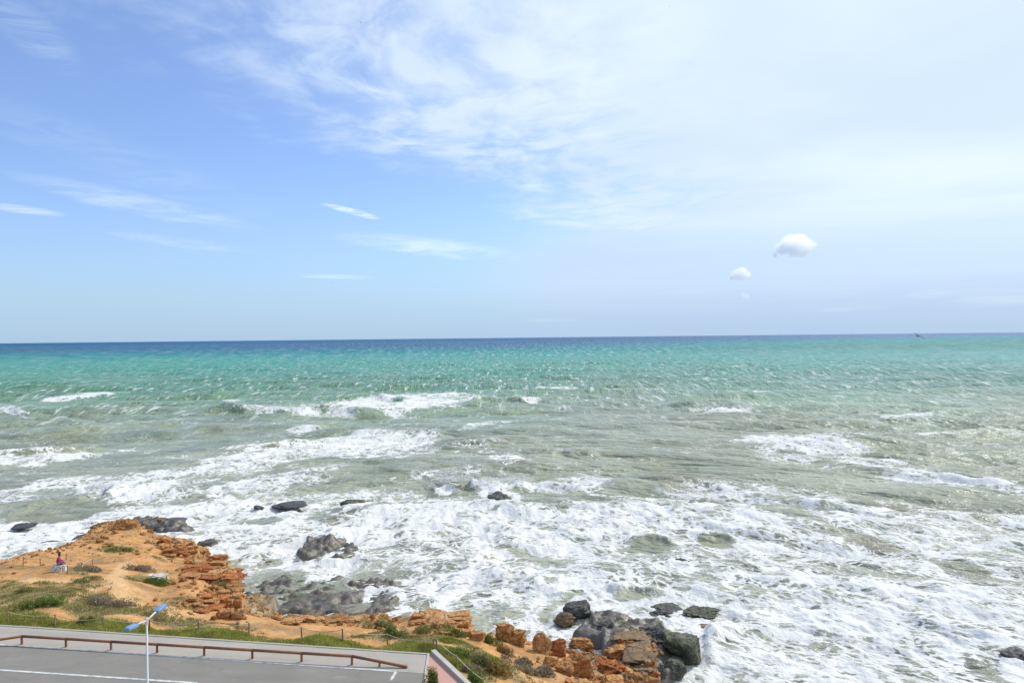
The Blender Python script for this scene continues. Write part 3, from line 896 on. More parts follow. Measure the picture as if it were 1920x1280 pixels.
    b = g.bump(h, 0.9, 1.0)
    g.out(g.bsdf(c, g.step(w, 0.0, 1.0, 0.92, 0.38), g.step(w, 0.0, 1.0, 0.15, 0.5), b))
    o = link('headland', me, mat)
    tag(o, 'orange sandstone headland and low rocky shore with dry scrub', None, None, 'structure')
    return xs, ys, H, gz, scr, sd


TX, TY, TH, T_GREEN, T_SCRUB, T_SD = build_terrain()


def samp(A, x, y):
    fx = np.clip((np.asarray(x) - GX0) / GS, 0, len(TX) - 1.001)
    fy = np.clip((np.asarray(y) - GY0) / GS, 0, len(TY) - 1.001)
    i, j = fx.astype(int), fy.astype(int)
    u, v = fx - i, fy - j
    return (A[j, i] * (1 - u) + A[j, i + 1] * u) * (1 - v) + (A[j + 1, i] * (1 - u) + A[j + 1, i + 1] * u) * v


def hz(x, y):
    return float(samp(TH, np.array([x]), np.array([y]))[0])


def on_land(px, py, z0=-0.5):
    """point of the built terrain that the pixel's ray meets first, stepping outward"""
    d = dirpx(px, py)
    t0, t1 = (0.6 - CAMZ) / d.z, (SEA - 0.4 - CAMZ) / d.z
    ts = np.linspace(t0, t1, 400)
    hx = samp(TH, d.x * ts, d.y * ts)
    zr = CAMZ + d.z * ts
    i = int(np.argmax(zr <= np.maximum(hx, SEA)))
    t = ts[i]
    return Vector((d.x * t, d.y * t, max(float(hx[i]), SEA)))

# ------------------------------------------------------------------ road, pavement, red path
def sheet(name, pts, z, mat, label=None):
    me = bpy.data.meshes.new(name)
    me.from_pydata([(p[0], p[1], z) for p in pts], [], [tuple(range(len(pts)))])
    o = link(name, me, mat)
    if me.polygons[0].normal.z < 0:
        me.flip_normals()
    tag(o, label, None, None, 'structure')
    return o


def lerp2(a, b, t):
    return Vector((a.x + (b.x - a.x) * t, a.y + (b.y - a.y) * t, 0))


def asphalt(name, base, var, spot):
    m, g = material(name)
    p = g.pos()
    big = g.noise(p, 0.45, 4, 0.6)
    mid = g.noise(g.vm('MULTIPLY', p, (0.35, 1.0, 1.0)), 1.6, 5, 0.6)
    fine = g.noise(p, 55.0, 3, 0.7)
    k = g.m('ADD', g.m('MULTIPLY', g.m('SUBTRACT', big, 0.5), var), g.m('MULTIPLY', g.m('SUBTRACT', mid, 0.5), var))
    k = g.m('ADD', k, g.m('MULTIPLY', g.m('SUBTRACT', fine, 0.5), 0.35))
    k = g.m('ADD', k, 1.0)
    c = g.mix(1.0, base, g.xyz(k, k, k), 'MULTIPLY')
    c = g.mix(g.step(g.noise(p, 0.8, 6, 0.7), 0.60, 0.72, 0.0, 0.35), c, spot)
    vor = g.n('ShaderNodeTexVoronoi', feature='DISTANCE_TO_EDGE')
    g.put(vor.inputs['Vector'], g.vm('ADD', p, g.vm('SCALE', g.noise(p, 0.9, 4, 0.6, col=True), scale=1.6)))
    vor.inputs['Scale'].default_value = 0.16
    crack = g.step(vor.outputs['Distance'], 0.002, 0.010, 1.0, 0.0)
    c = g.mix(g.m('MULTIPLY', crack, 0.12), c, (0.06, 0.058, 0.055))
    rt = g.n('ShaderNodeVectorRotate', rotation_type='Z_AXIS')
    g.put(rt.inputs['Vector'], p)
    rt.inputs['Angle'].default_value = math.radians(9.5)
    ql = g.vm('MULTIPLY', rt.outputs[0], (0.05, 1.0, 1.0))
    band = g.noise(ql, 0.9, 5, 0.65)
    c = g.mix(g.step(band, 0.50, 0.70, 0.0, 0.40), c, spot)
    dust = g.noise(g.vm('MULTIPLY', rt.outputs[0], (0.4, 1.0, 1.0)), 2.4, 6, 0.7)
    c = g.mix(g.step(dust, 0.56, 0.75, 0.0, 0.30), c, (0.46, 0.40, 0.30))
    g.out(g.bsdf(c, 0.88, 0.25, g.bump(fine, 0.35, 0.012)))
    return m


M_ROAD = asphalt('road_asphalt', (0.225, 0.208, 0.185), 0.35, (0.17, 0.155, 0.14))
M_PAVE = asphalt('pavement_concrete', (0.385, 0.348, 0.300), 0.30, (0.26, 0.24, 0.215))
M_RED = asphalt('red_path_paving', (0.50, 0.285, 0.235), 0.25, (0.43, 0.26, 0.22))
M_KERB = asphalt('kerb_concrete', (0.46, 0.43, 0.38), 0.25, (0.36, 0.33, 0.28))


def line_paint():
    m, g = material('white_line_paint')
    p = g.pos()
    wear = g.step(g.noise(p, 3.5, 6, 0.7), 0.42, 0.66, 0.0, 0.85)
    c = g.mix(wear, (0.62, 0.62, 0.60), (0.27, 0.27, 0.26))
    g.out(g.bsdf(c, 0.75, 0.3))
    return m


M_LINE = line_paint()
EDGE_A, EDGE_B = at(0, 1172, 0), at(803, 1226, 0)          # pavement / verge
LINE_A, LINE_B = at(0, 1208, 0), at(743, 1258, 0)          # bay line
KA, KB = at(803, 1230, 0), at(795, 1281, 0)                # end of the pavement, running towards us
RA, RB = at(812, 1224, 0), at(872, 1281, 0)                # outer kerb of the red path
far_edge = lerp2(EDGE_A, EDGE_B, -1.2)
far_line = lerp2(LINE_A, LINE_B, -1.2)
kfar = lerp2(KA, KB, 14)
rfar = lerp2(RA, RB, 7)


def cross(a, b, c, d):
    den = (a.x - b.x) * (c.y - d.y) - (a.y - b.y) * (c.x - d.x)
    t = ((a.x - c.x) * (c.y - d.y) - (a.y - c.y) * (c.x - d.x)) / den
    return lerp2(a, b, t)


kl = cross(LINE_A, LINE_B, KA, KB)
ke = cross(EDGE_A, EDGE_B, KA, KB)
sheet('road', [far_line, kl, kfar, Vector((-70, kfar.y, 0)), Vector((-70, far_line.y - 1, 0))], 0.0, M_ROAD, 'grey asphalt road and parking bays below')
sheet('pavement', [far_edge, ke, kl, far_line], 0.004, M_PAVE, 'pale grey pavement between the low rail and the grass')
sheet('footpath', [ke, RA, rfar, kfar], 0.008, M_RED, 'pink paved footpath leaving the end of the pavement')


def strip(name, a, b, w, z, mat, label, h=None):
    d = Vector((b.x - a.x, b.y - a.y, 0)).normalized()
    n = Vector((-d.y, d.x, 0)) * (w / 2)
    if h is None:
        return sheet(name, [a - n, b - n, b + n, a + n], z, mat, label)
    L = (b - a).length
    mb = MB()
    cnt = max(1, int(L / 1.0))
    kerb = link(name, bpy.data.meshes.new(name), mat)
    for i in range(cnt):
        c = a + (b - a) * ((i + 0.5) / cnt)
        q = MB()
        q.box((c.x, c.y, z + h / 2 + 0.004 * math.sin(i * 2.1)), (L / cnt - 0.012, w, h), Matrix.Rotation(math.atan2(d.y, d.x), 3, 'Z'))
        q.build('kerb_stone', mat, kerb)
    tag(kerb, label, None, None, 'structure')
    return kerb


strip('road_marking', lerp2(LINE_A, LINE_B, -1.2), LINE_B, 0.11, 0.010, M_LINE, 'worn white bay line along the low wooden rail')
strip('road_marking', at(742, 1259, 0), at(733, 1275, 0), 0.12, 0.010, M_LINE, 'short white end mark closing the bay line')
la, lb = at(0, 1255.5, 0), at(370, 1280, 0)
strip('road_marking', lerp2(la, lb, -1.5), lerp2(la, lb, 1.0), 0.13, 0.010, M_LINE, 'long white lane line across the asphalt')
strip('kerb', RA, lerp2(RA, RB, 2.5), 0.20, -0.10, M_KERB, 'pale concrete kerb along the outer side of the pink footpath', 0.26)
strip('kerb', ke, lerp2(KA, KB, 3.0), 0.09, -0.10, M_KERB, 'thin pale edging between pavement and pink footpath', 0.15)
# low gutter edge where verge meets pavement
strip('kerb', lerp2(EDGE_A, EDGE_B, -0.25), ke, 0.12, -0.10, M_PAVE, 'low concrete edging half hidden by the grass verge', 0.13)


# ------------------------------------------------------------------ simple object materials
def plain(name, col, rough=0.6, var=0.25, scale=6.0, spec=0.4, metallic=0.0, bump=0.0):
    m, g = material(name)
    p = g.obj()
    n = g.noise(p, scale, 5, 0.6)
    k = g.step(n, 0.2, 0.8, 1 - var, 1 + var, smooth=False)
    c = g.mix(1.0, col, g.xyz(k, k, k), 'MULTIPLY')
    nb = g.bump(n, bump, 0.02) if bump else None
    g.out(g.bsdf(c, rough, spec, nb, metallic))
    return m


def wood(name, col):
    m, g = material(name)
    p = g.pos()
    n = g.noise(g.vm('MULTIPLY', p, (1.5, 12.0, 12.0)), 2.5, 5, 0.6)
    k = g.step(n, 0.2, 0.8, 0.55, 1.4, smooth=False)
    k = g.m('MULTIPLY', k, g.m('MULTIPLY_ADD', g.n('ShaderNodeObjectInfo').outputs['Random'], 0.5, 0.75))
    c = g.mix(1.0, col, g.xyz(k, k, k), 'MULTIPLY')
    g.out(g.bsdf(c, 0.75, 0.3, g.bump(n, 0.4, 0.01)))
    return m


M_RAIL = wood('rail_wood', (0.27, 0.115, 0.062))
M_POST = wood('fence_wood', (0.29, 0.20, 0.125))
M_ROPE = plain('rope', (0.52, 0.44, 0.31), 0.9, 0.2, 20)
M_WHITE = plain('white_painted_steel', (0.58, 0.58, 0.57), 0.4, 0.08, 3, 0.5)
M_BLUE = plain('blue_lamp_housing', (0.17, 0.28, 0.45), 0.35, 0.15, 5, 0.5)
M_LENS = plain('lamp_glass', (0.62, 0.68, 0.70), 0.2, 0.05, 5, 0.5)


# ------------------------------------------------------------------ low wooden rail
def build_rail():
    tops = [(39, 1193), (124, 1199.5), (208, 1206), (294, 1210.5), (382, 1215.5), (474, 1221), (567, 1226.5), (661, 1231)]
    bases = [(41, 1207), (123, 1213), (208, 1218), (294, 1223), (382, 1229), (474, 1235), (567, 1240.5), (660, 1245.5)]
    root = empty('guard_rail', at(41, 1207, 0))
    tag(root, 'low brown wooden rail with short posts along the pavement edge', 'rail')
    org = root.location.copy()
    P = [at(x, y, 0) for x, y in bases]
    # posts stand on one straight line
    A, B = P[0], P[-1]
    line = [lerp2(A, B, i / (len(P) - 1)) for i in range(len(P))]
    hh = 0.36
    pts = []
    for i, q in enumerate(line):
        mb = MB()
        mb.tube([(q.x, q.y, -0.05), (q.x, q.y, hh + 0.02)], 0.052, 8)
        mb.build('post', M_RAIL, root).location = -org
        pts.append(Vector((q.x, q.y, hh)))
    endR, endL = at(764, 1250, 0.04), at(-70, 1209, 0.04)
    mid = lerp2(line[-1], endR, 0.5)
    mb = MB()
    mb.tube([(mid.x, mid.y, -0.05), (mid.x, mid.y, 0.19)], 0.045, 8)
    mb.build('post', M_RAIL, root).location = -org
    seq = [Vector((endL.x, endL.y, 0.05))] + pts + [Vector((endR.x, endR.y, 0.05))]
    for a, b in zip(seq[:-1], seq[1:]):
        mb = MB()
        d = (b - a)
        mb.tube([a + d * 0.004, b - d * 0.004], 0.060, 10)
        mb.build('rail_log', M_RAIL, root, True).location = -org


build_rail()


def rope_fence(name, posts, height, label, sag=0.16, rad=0.04, extra=None):
    root = empty(name, posts[0])
    tag(root, label, 'fence')
    org = root.location.copy()
    rnd = random.Random(len(posts))
    tops = []
    for p in posts:
        mb = MB()
        lx, ly = rnd.uniform(-.03, .03), rnd.uniform(-.03, .03)
        h = height * rnd.uniform(.94, 1.06)
        mb.tube([(p.x, p.y, p.z - 0.25), (p.x + lx, p.y + ly, p.z + h)], [rad, rad * 0.9], 7)
        mb.build('post', M_POST, root).location = -org
        tops.append(Vector((p.x + lx, p.y + ly, p.z + h - 0.04)))
    for a, b in zip(tops[:-1], tops[1:]):
        pts = []
        s = sag * rnd.uniform(.6, 1.3)
        for i in range(9):
            t = i / 8
            q = a.lerp(b, t)
            q.z -= s * 4 * t * (1 - t)
            pts.append(q)
        mb = MB()
        mb.tube(pts, 0.017, 5)
        mb.build('rope', M_ROPE, root).location = -org
    return root


fp = [(-160, 1160), (-75, 1163), (15, 1168), (103, 1173), (194, 1177), (280, 1184), (373, 1186), (467, 1188), (566, 1197), (643, 1203), (727, 1208), (813, 1219)]
rope_fence('rope_fence', [on_land(x, y) for x, y in fp], 0.56, 'rope fence with slim wooden posts along the green verge')
fp2 = [(819, 1219), (857, 1252), (905, 1300), (960, 1360)]
rope_fence('rope_fence', [on_land(x, y) for x, y in fp2], 0.56, 'short rope fence beside the pink footpath, turning downhill', 0.1)
fp3 = [(-40, 1066), (43, 1058), (76, 1060), (125, 1075), (174, 1060), (124, 1050)]
rope_fence('rope_fence', [on_land(x, y) for x, y in [(-40, 1068), (43, 1059), (76, 1061), (126, 1075), (174, 1060)]], 0.5, 'worn rope fence out on the headland near the seated person', 0.12, 0.032)
o = MB()
q = on_land(446, 1179)
o.tube([(q.x, q.y, q.z - 0.2), (q.x, q.y, q.z + 0.36)], 0.085, 8)
tag(o.build('bollard', M_POST), 'thick short brown wooden post beyond the rope fence', 'post')
o = MB()
q = on_land(124, 1050)
o.tube([(q.x, q.y, q.z - 0.2), (q.x + .02, q.y, q.z + 0.46)], 0.035, 8)
tag(o.build('fence_post', M_POST), 'lone slim wooden stake behind the seated person', 'post')


# ------------------------------------------------------------------ street lamp
def build_lamp():
    zt = 6.0
    T = at(275, 1161, zt)
    root = empty('street_lamp', (T.x, T.y, 0))
    tag(root, 'white street lamp post with two blue lamp heads by the road', 'street lamp')
    mb = MB()
    mb.tube([(0, 0, -0.1), (0, 0, 0.02)], 0.17, 12)
    mb.build('base_plate', M_WHITE, root)
    mb = MB()
    mb.tube([(0, 0, 0.0), (0, 0, 0.9), (0, 0, 0.95), (0, 0, zt)], [0.070, 0.070, 0.040, 0.024], 12)
    mb.build('pole', M_WHITE, root, True)
    mb = MB()
    mb.box((0, -0.074, 0.55), (0.07, 0.012, 0.22))
    mb.build('access_door', M_WHITE, root)
    mb = MB()
    mb.tube([(0, 0, zt - 0.10), (0, 0, zt + 0.05)], 0.042, 10)
    mb.build('arm_collar', M_WHITE, root)
    a, b = at(244, 1183, zt - 0.02), at(305, 1142, zt - 0.02)
    d = ((b - a) * 0.5)
    d.z = 0
    d.normalize()
    L = 0.95
    for sgn in (-1, 1):
        e = d * sgn
        arm = MB()
        arm.tube([Vector((0, 0, zt - 0.03)), e * 0.26 + Vector((0, 0, zt + 0.02)), e * 0.44 + Vector((0, 0, zt + 0.04))], 0.024, 8)
        arm.build('arm', M_WHITE, root, True)
        head = bpy.data.meshes.new('lamp_head')
        bm = bmesh.new()
        bmesh.ops.create_cube(bm, size=1.0)
        bmesh.ops.subdivide_edges(bm, edges=bm.edges, cuts=3, use_grid_fill=True)
        for v in bm.verts:
            t = v.co.x + 0.5
            w = 0.105 * (0.55 + 0.9 * math.sin(math.pi * min(1, 0.12 + 0.8 * t)) * 0.55)
            dome = 1 - (v.co.y * 2) ** 2 * 0.45
            v.co = Vector(((v.co.x) * 0.44, v.co.y * 2 * w, (0.055 * dome * (0.6 + 0.5 * math.sin(math.pi * t)) if v.co.z > 0 else -0.03)))
        bmesh.ops.bevel(bm, geom=[ed for ed in bm.edges if ed.calc_face_angle(0) > 0.7], offset=0.008, segments=1, affect='EDGES')
        bm.to_mesh(head)
        bm.free()
        R = Matrix.Rotation(math.atan2(e.y, e.x), 4, 'Z') @ Matrix.Rotation(-0.09, 4, 'Y')
        head.transform(Matrix.Translation(e * 0.68 + Vector((0, 0, zt + 0.07))) @ R)
        h = link('lamp_head', head, M_BLUE, root)
        q = MB()
        q.box((0, 0, 0), (0.30, 0.12, 0.02))
        ob = q.build('lens', M_LENS, h)
        ob.data.transform(Matrix.Translation(e * 0.68 + Vector((0, 0, zt + 0.030))) @ R)


build_lamp()

# ------------------------------------------------------------------ rocks
def rock_mat(name, cols, wet=0.0, rough=0.88, strata=0.0):
    m, g = material(name)
    p = g.pos()
    oi = g.n('ShaderNodeObjectInfo').outputs['Random']
    n1 = g.noise(g.vm('ADD', p, g.xyz(g.m('MULTIPLY', oi, 40.0), 0.0, 0.0)), 1.4, 5, 0.62)
    n2 = g.noise(p, 7.0, 5, 0.65)
    n3 = g.noise(p, 0.7, 3, 0.5)
    c = g.mix(g.step(n1, 0.36, 0.64), cols[0], cols[1])
    c = g.mix(g.step(n3, 0.52, 0.72, 0.0, 0.75), c, cols[2])
    if strata:
        px, py, pz = g.sep(p)
        w = g.noise(g.xyz(g.m('MULTIPLY', px, 0.35), g.m('MULTIPLY', py, 0.35), g.m('MULTIPLY', pz, 9.0)), 1.0, 4, 0.6)
        c = g.mix(g.step(w, 0.45, 0.62, 0.0, strata), c, cols[3])
    k = g.step(n2, 0.25, 0.75, 0.72, 1.28, smooth=False)
    k = g.m('MULTIPLY', k, g.m('MULTIPLY_ADD', oi, 0.3, 0.85))
    c = g.mix(1.0, c, g.xyz(k, k, k), 'MULTIPLY')
    bx, by, bz = g.sep(p)
    bed = g.noise(g.xyz(g.m('MULTIPLY', bx, 0.5), g.m('MULTIPLY', by, 0.5), g.m('MULTIPLY', bz, 7.0)), 1.3, 4, 0.6)
    vo = g.n('ShaderNodeTexVoronoi', feature='DISTANCE_TO_EDGE')
    g.put(vo.inputs['Vector'], g.vm('ADD', p, g.vm('SCALE', g.noise(p, 2.0, 3, 0.6, col=True), scale=0.5)))
    vo.inputs['Scale'].default_value = 1.5
    crack = g.step(vo.outputs['Distance'], 0.0, 0.05)
    c = g.mix(g.m('MULTIPLY', g.m('SUBTRACT', 1.0, crack), 0.55), c, cols[3])
    h = g.m('ADD', g.m('MULTIPLY', n2, 0.06), g.m('MULTIPLY', n1, 0.10))
    h = g.m('ADD', h, g.m('ADD', g.m('MULTIPLY', bed, 0.10), g.m('MULTIPLY', crack, 0.05)))
    g.out(g.bsdf(c, rough, 0.2 + 0.12 * wet, g.bump(h, 0.8, 1.0)))
    return m


M_ORANGE = rock_mat('orange_sandstone', [(.48, .265, .105), (.42, .20, .075), (.54, .37, .20), (.25, .09, .035)], strata=0.35)
M_REDROCK = rock_mat('red_sandstone', [(.42, .17, .06), (.31, .10, .035), (.50, .27, .11), (.22, .06, .02)], strata=0.5)
M_BROWN = rock_mat('brown_layered_rock', [(.25, .165, .095), (.19, .13, .085), (.30, .19, .09), (.10, .075, .055)], strata=0.75)
M_DARK = rock_mat('dark_wet_rock', [(.105, .100, .093), (.070, .068, .065), (.135, .125, .08), (.035, .034, .034)], 1.0, 0.5, 0.45)
M_GREEN = rock_mat('algae_covered_rock', [(.105, .110, .052), (.07, .072, .05), (.15, .145, .06), (.035, .035, .03)], 1.0, 0.5, 0.35)
M_GREYROCK = rock_mat('grey_rough_rock', [(.15, .14, .125), (.105, .10, .095), (.19, .17, .13), (.06, .058, .055)], 0.5, 0.7, 0.3)

_ICO = {}


def ico(sub):
    if sub not in _ICO:
        bm = bmesh.new()
        bmesh.ops.create_icosphere(bm, subdivisions=sub, radius=1.0)
        _ICO[sub] = ([v.co.copy() for v in bm.verts], [tuple(v.index for v in f.verts) for f in bm.faces])
        bm.free()
    return _ICO[sub]


def rock_mesh(kind, size, seed, sub=4, name='rock'):
    """faceted stone: a ball cut by planes, worn by noise; size = full extents, base at z=0"""
    rnd = random.Random(seed)
    vs, fs = ico(sub)
    planes = []
    if kind in ('block', 'slab'):
        for ax in range(3):
            for s in (-1, 1):
                n = Vector((0, 0, 0))
                n[ax] = s
                n += Vector([rnd.uniform(-.20, .20) for _ in range(3)])
                planes.append((n.normalized(), rnd.uniform(.62, .78)))
        for _ in range(5):
            n = Vector([rnd.choice((-1, 1)) * rnd.uniform(.4, 1) for _ in range(3)]).normalized()
            planes.append((n, rnd.uniform(.72, .95)))
    else:
        for _ in range(13 if kind == 'boulder' else 20):
            n = Vector([rnd.gauss(0, 1) for _ in range(3)]).normalized()
            planes.append((n, rnd.uniform(.66, .95)))
    N = np.array([p[0][:] for p in planes])
    Dp = np.array([p[1] for p in planes])
    V = np.array([v[:] for v in vs])
    dot = V @ N.T
    r = np.where(dot > 1e-3, Dp / np.maximum(dot, 1e-3), 9).min(1)
    r = np.minimum(r, 1.15)
    off = Vector((seed * 3.7, seed * 1.3, 0))
    amp = {'block': .20, 'slab': .18, 'boulder': .15, 'rough': .20}[kind]
    co = V * r[:, None]
    dn = np.array([mnoise.fractal(Vector(c) * 2.3 + off, 0.8, 2.0, 4) for c in co])
    co = co + V * (amp * dn)[:, None]
    if kind in ('block', 'slab'):
        dn2 = np.array([abs(mnoise.noise(Vector(c) * 4.5 + off)) for c in co])
        co = co - V * (0.14 * dn2)[:, None]
    if kind == 'rough':
        dn2 = np.array([abs(mnoise.noise(Vector(c) * 3.6 + off)) for c in co])
        dn3 = np.array([abs(mnoise.noise(Vector(c) * 9 + off)) for c in co])
        co = co - V * (0.34 * dn2 + 0.13 * dn3)[:, None]
    if kind in ('block', 'slab'):
        # beds of rock weather back unevenly
        nb_ = 7 if kind == 'block' else 4
        lv = np.floor((co[:, 2] + 0.12 * dn + 1.2) * nb_ * 0.5).astype(int)
        hsh = np.array([random.Random(seed * 31 + k).uniform(-1, 1) for k in range(40)])
        k_ = 1 + 0.11 * hsh[np.clip(lv, 0, 39)]
        co[:, 0] *= k_
        co[:, 1] *= k_
    lo, hi = co.min(0), co.max(0)
    co = (co - (lo + hi) / 2) / (hi - lo) * np.array(size)
    co[:, 2] += size[2] / 2
    me = bpy.data.meshes.new(name)
    me.from_pydata([tuple(c) for c in co], [], fs)
    return me


_seed = [100]


def place_rock(bb, zb, kind, mat, label=None, name='rock', depth=0.85, parent=None, tilt=0.12, cat='rock', group=None, sink=0.12, sub=4, hmin=0.12, rz=None):
    x0, y0, x1, y1 = bb
    cx = (x0 + x1) / 2
    if zb is None:
        p = on_land(cx, y1)
        zb = p.z
    p = at(cx, y1, zb)
    dist = p.y
    m = dist / F
    w = (x1 - x0) * m
    dep = w * depth
    th = math.atan2(CAMZ - zb, dist)
    h = max(((y1 - y0) * m - dep * math.sin(th)) / math.cos(th), hmin * w)
    h = min(h, 2.2 * w)
    _seed[0] += 1
    rnd = random.Random(_seed[0])
    me = rock_mesh(kind, (w, dep, h * (1 + sink)), _seed[0], 5 if kind == 'rough' else sub, name)
    o = link(name, me, mat, parent)
    loc = Vector((p.x, p.y + dep * 0.5, zb - h * sink))
    o.location = loc - (parent.location if parent else Vector((0, 0, 0)))
    o.rotation_euler = (rnd.uniform(-tilt, tilt), rnd.uniform(-tilt, tilt), rnd.uniform(-.25, .25) if rz is None else rz)
    if label:
        tag(o, label, cat, group)
    return o


SW = SEA - 0.16
G_SURF = 'dark rocks awash in the surf'
for bb, zb, kd, mt, lb in [
    ((498, 936, 568, 957), SW, 'boulder', M_DARK, 'long dark rock in the surf, left of the two farthest ones'),
    ((470, 945, 493, 956), SW, 'boulder', M_DARK, 'very small dark rock just left of the long surf rock'),
    ((633, 932, 680, 957), SW, 'boulder', M_GREEN, 'greenish dark hump of rock in the surf, far out in the centre left'),
    ((668, 938, 714, 953), SW, 'slab', M_DARK, 'low flat dark rock tailing right from a greenish surf hump'),
    ((912, 917, 960, 943), SW, 'boulder', M_DARK, 'dark rock under the breaking spray, farthest out of all'),
    ((574, 1021, 650, 1051), SW, 'rough', M_GREYROCK, 'jagged grey-brown rock standing in the foam off the headland'),
    ((1266, 1041, 1301, 1063), SW, 'boulder', M_DARK, 'small dark rock alone in the white foam right of centre'),
    ((42, 1007, 104, 1031), SW, 'boulder', M_DARK, 'dark wedge-shaped rock in the surf left of the headland tip'),
    ((-10, 1018, 36, 1035), SW, 'boulder', M_DARK, 'low dark rock cut by the left picture edge'),
    ((12, 983, 55, 993), SW, 'slab', M_DARK, 'thin flat dark rock awash in white foam at far left'),
    ((128, 1000, 166, 1014), SW, 'boulder', M_DARK, 'small dark rock against the seaward foot of the headland'),
    ((1900, 1206, 1965, 1252), SW, 'boulder', M_DARK, 'dark rock cut by the right picture edge'),
    ((1106, 1098, 1138, 1116), SW, 'boulder', M_GREEN, 'little olive rock peeking from foam behind the big dark boulder'),
    ((1058, 1119, 1114, 1168), SW, 'boulder', M_DARK, 'big rounded dark wet boulder at the water edge'),
    ((1040, 1142, 1082, 1178), SW, 'boulder', M_BROWN, 'brown wet rock leaning on the big dark boulder'),
    ((1216, 1128, 1292, 1160), SW, 'rough', M_DARK, 'flat dark rock in the foam, left of the olive one'),
    ((1276, 1127, 1366, 1168), SW, 'rough', M_GREEN, 'olive flat-topped rock farthest right in the near foam'),
    ((1308, 1166, 1356, 1194), SW, 'boulder', M_BROWN, 'thin brown sliver of rock in foam below the olive rock'),
    ((1252, 1172, 1335, 1252), SW, 'boulder', M_GREEN, 'large algae-green rock mass at the right end of the shore'),
    ((1216, 1178, 1280, 1232), SW, 'rough', M_DARK, 'dark wet rock joined to the large algae-green mass'),
    ((1244, 1232, 1292, 1280), SW, 'boulder', M_GREEN, 'small mossy rock below the large algae-green mass'),
    ((1212, 1238, 1256, 1290), SW, 'rough', M_DARK, 'dark jagged rock between orange boulders and mossy rock'),
    ((1100, 1154, 1172, 1204), SW, 'rough', M_DARK, 'rough dark shelf of rock right of the big dark boulder'),
    ((1146, 1154, 1226, 1200), SW, 'rough', M_GREEN, 'low rough mossy shelf reaching out to the foam'),
    ((1190, 1164, 1262, 1212), SW, 'rough', M_DARK, 'dark rough end of the mossy rock shelf'),
    ((246, 978, 298, 998), SW, 'rough', M_DARK, 'dark brown rock behind the orange knob at the headland tip'),
    ((296, 968, 344, 982), SW, 'boulder', M_DARK, 'low dark rock off the headland tip, outermost there'),
    ((306, 988, 348, 1001), SW, 'slab', M_DARK, 'flat dark rock in white water beside the headland tip'),
    ((348, 1016, 402, 1044), SW, 'slab', M_DARK, 'dark slab with black shadow at the foot of the headland'),
    ((358, 1007, 400, 1030), -4.0, 'slab', M_GREYROCK, 'pale grey flat slab at the seaward corner of the headland'),
    ((440, 1030, 480, 1046), SW, 'slab', M_DARK, 'thin dark rock at the mouth of the small cove'),
]:
    place_rock(bb, zb, kd, mt, lb, 'rock', 0.9, tilt=0.10, sink=0.3)

for bb, zb, kd, mt, lb, dp in [
    ((163, 972, 214, 1008), -2.6, 'rough', M_BROWN, 'dark brown craggy side of the knob at the headland tip', .8),
    ((194, 969, 252, 1005), -1.6, 'block', M_ORANGE, 'orange-brown knob of rock at the very tip of the headland', .8),
    ((880, 1177, 912, 1201), None, 'block', M_ORANGE, 'small pointed orange block right of the pale ledge', .8),
    ((926, 1162, 963, 1202), None, 'block', M_ORANGE, 'upright square brown-orange block by the water', .7),
    ((948, 1176, 988, 1210), None, 'slab', M_ORANGE, 'leaning slab propped on the upright square block', .7),
    ((1000, 1186, 1040, 1227), None, 'boulder', M_ORANGE, 'tall rounded orange slab standing on end', .5),
    ((1032, 1197, 1066, 1233), None, 'block', M_REDROCK, 'slanted reddish slab right behind the rounded standing one', .6),
    ((1064, 1190, 1115, 1219), None, 'block', M_ORANGE, 'flat-topped orange block above the big cube', .7),
    ((1069, 1217, 1123, 1273), None, 'block', M_ORANGE, 'largest orange cube-like boulder of the shore pile', .7),
    ((1137, 1205, 1182, 1234), None, 'block', M_ORANGE, 'orange slab resting on brown layered rock', .7),
    ((1180, 1250, 1237, 1292), None, 'block', M_ORANGE, 'broad orange boulder cut by the bottom edge, rightmost of the pile', .7),
    ((1038, 1234, 1076, 1263), None, 'block', M_ORANGE, 'pale orange block left of the big cube', .7),
    ((1120, 1234, 1166, 1263), None, 'block', M_REDROCK, 'reddish broken block right of the big cube', .7),
    ((1124, 1260, 1172, 1292), None, 'block', M_ORANGE, 'orange wedge below right of the big cube', .7),
    ((1018, 1226, 1050, 1250), None, 'slab', M_ORANGE, 'thin orange slab lying below the rounded standing one', .8),
    ((1150, 1236, 1184, 1258), None, 'boulder', M_REDROCK, 'rounded reddish stone between cube and layered rock', .8),
    ((1060, 1268, 1112, 1294), None, 'slab', M_ORANGE, 'orange slab at the bottom edge under the big cube', .7),
]:
    place_rock(bb, zb, kd, mt, lb, 'boulder' if 'boulder' in lb else 'rock', dp, tilt=0.32, sink=0.3)


def ledge(label, boxes, mats, zfun=None, cat='rock ledge', flat='slab'):
    x0 = min(b[0] for b in boxes)
    x1 = max(b[2] for b in boxes)
    y1 = max(b[3] for b in boxes)
    root = empty('sandstone_ledge', on_land((x0 + x1) / 2, y1))
    tag(root, label, cat)
    beds = []
    for b in boxes:
        ym = b[1] + 0.5 * (b[3] - b[1])
        beds += [(b[0], ym - 2, b[2], b[3]), (b[0] + 3, b[1], b[2] - 4, ym + 3)]
    for i, b in enumerate(beds):
        place_rock(b, None if zfun is None else zfun(b), flat if (b[3] - b[1]) < 0.62 * (b[2] - b[0]) else 'block', mats[i % len(mats)], None, 'slab', 0.75, root, 0.08, sink=0.3, rz=((i * 37) % 11 - 5) * 0.05)
    return root


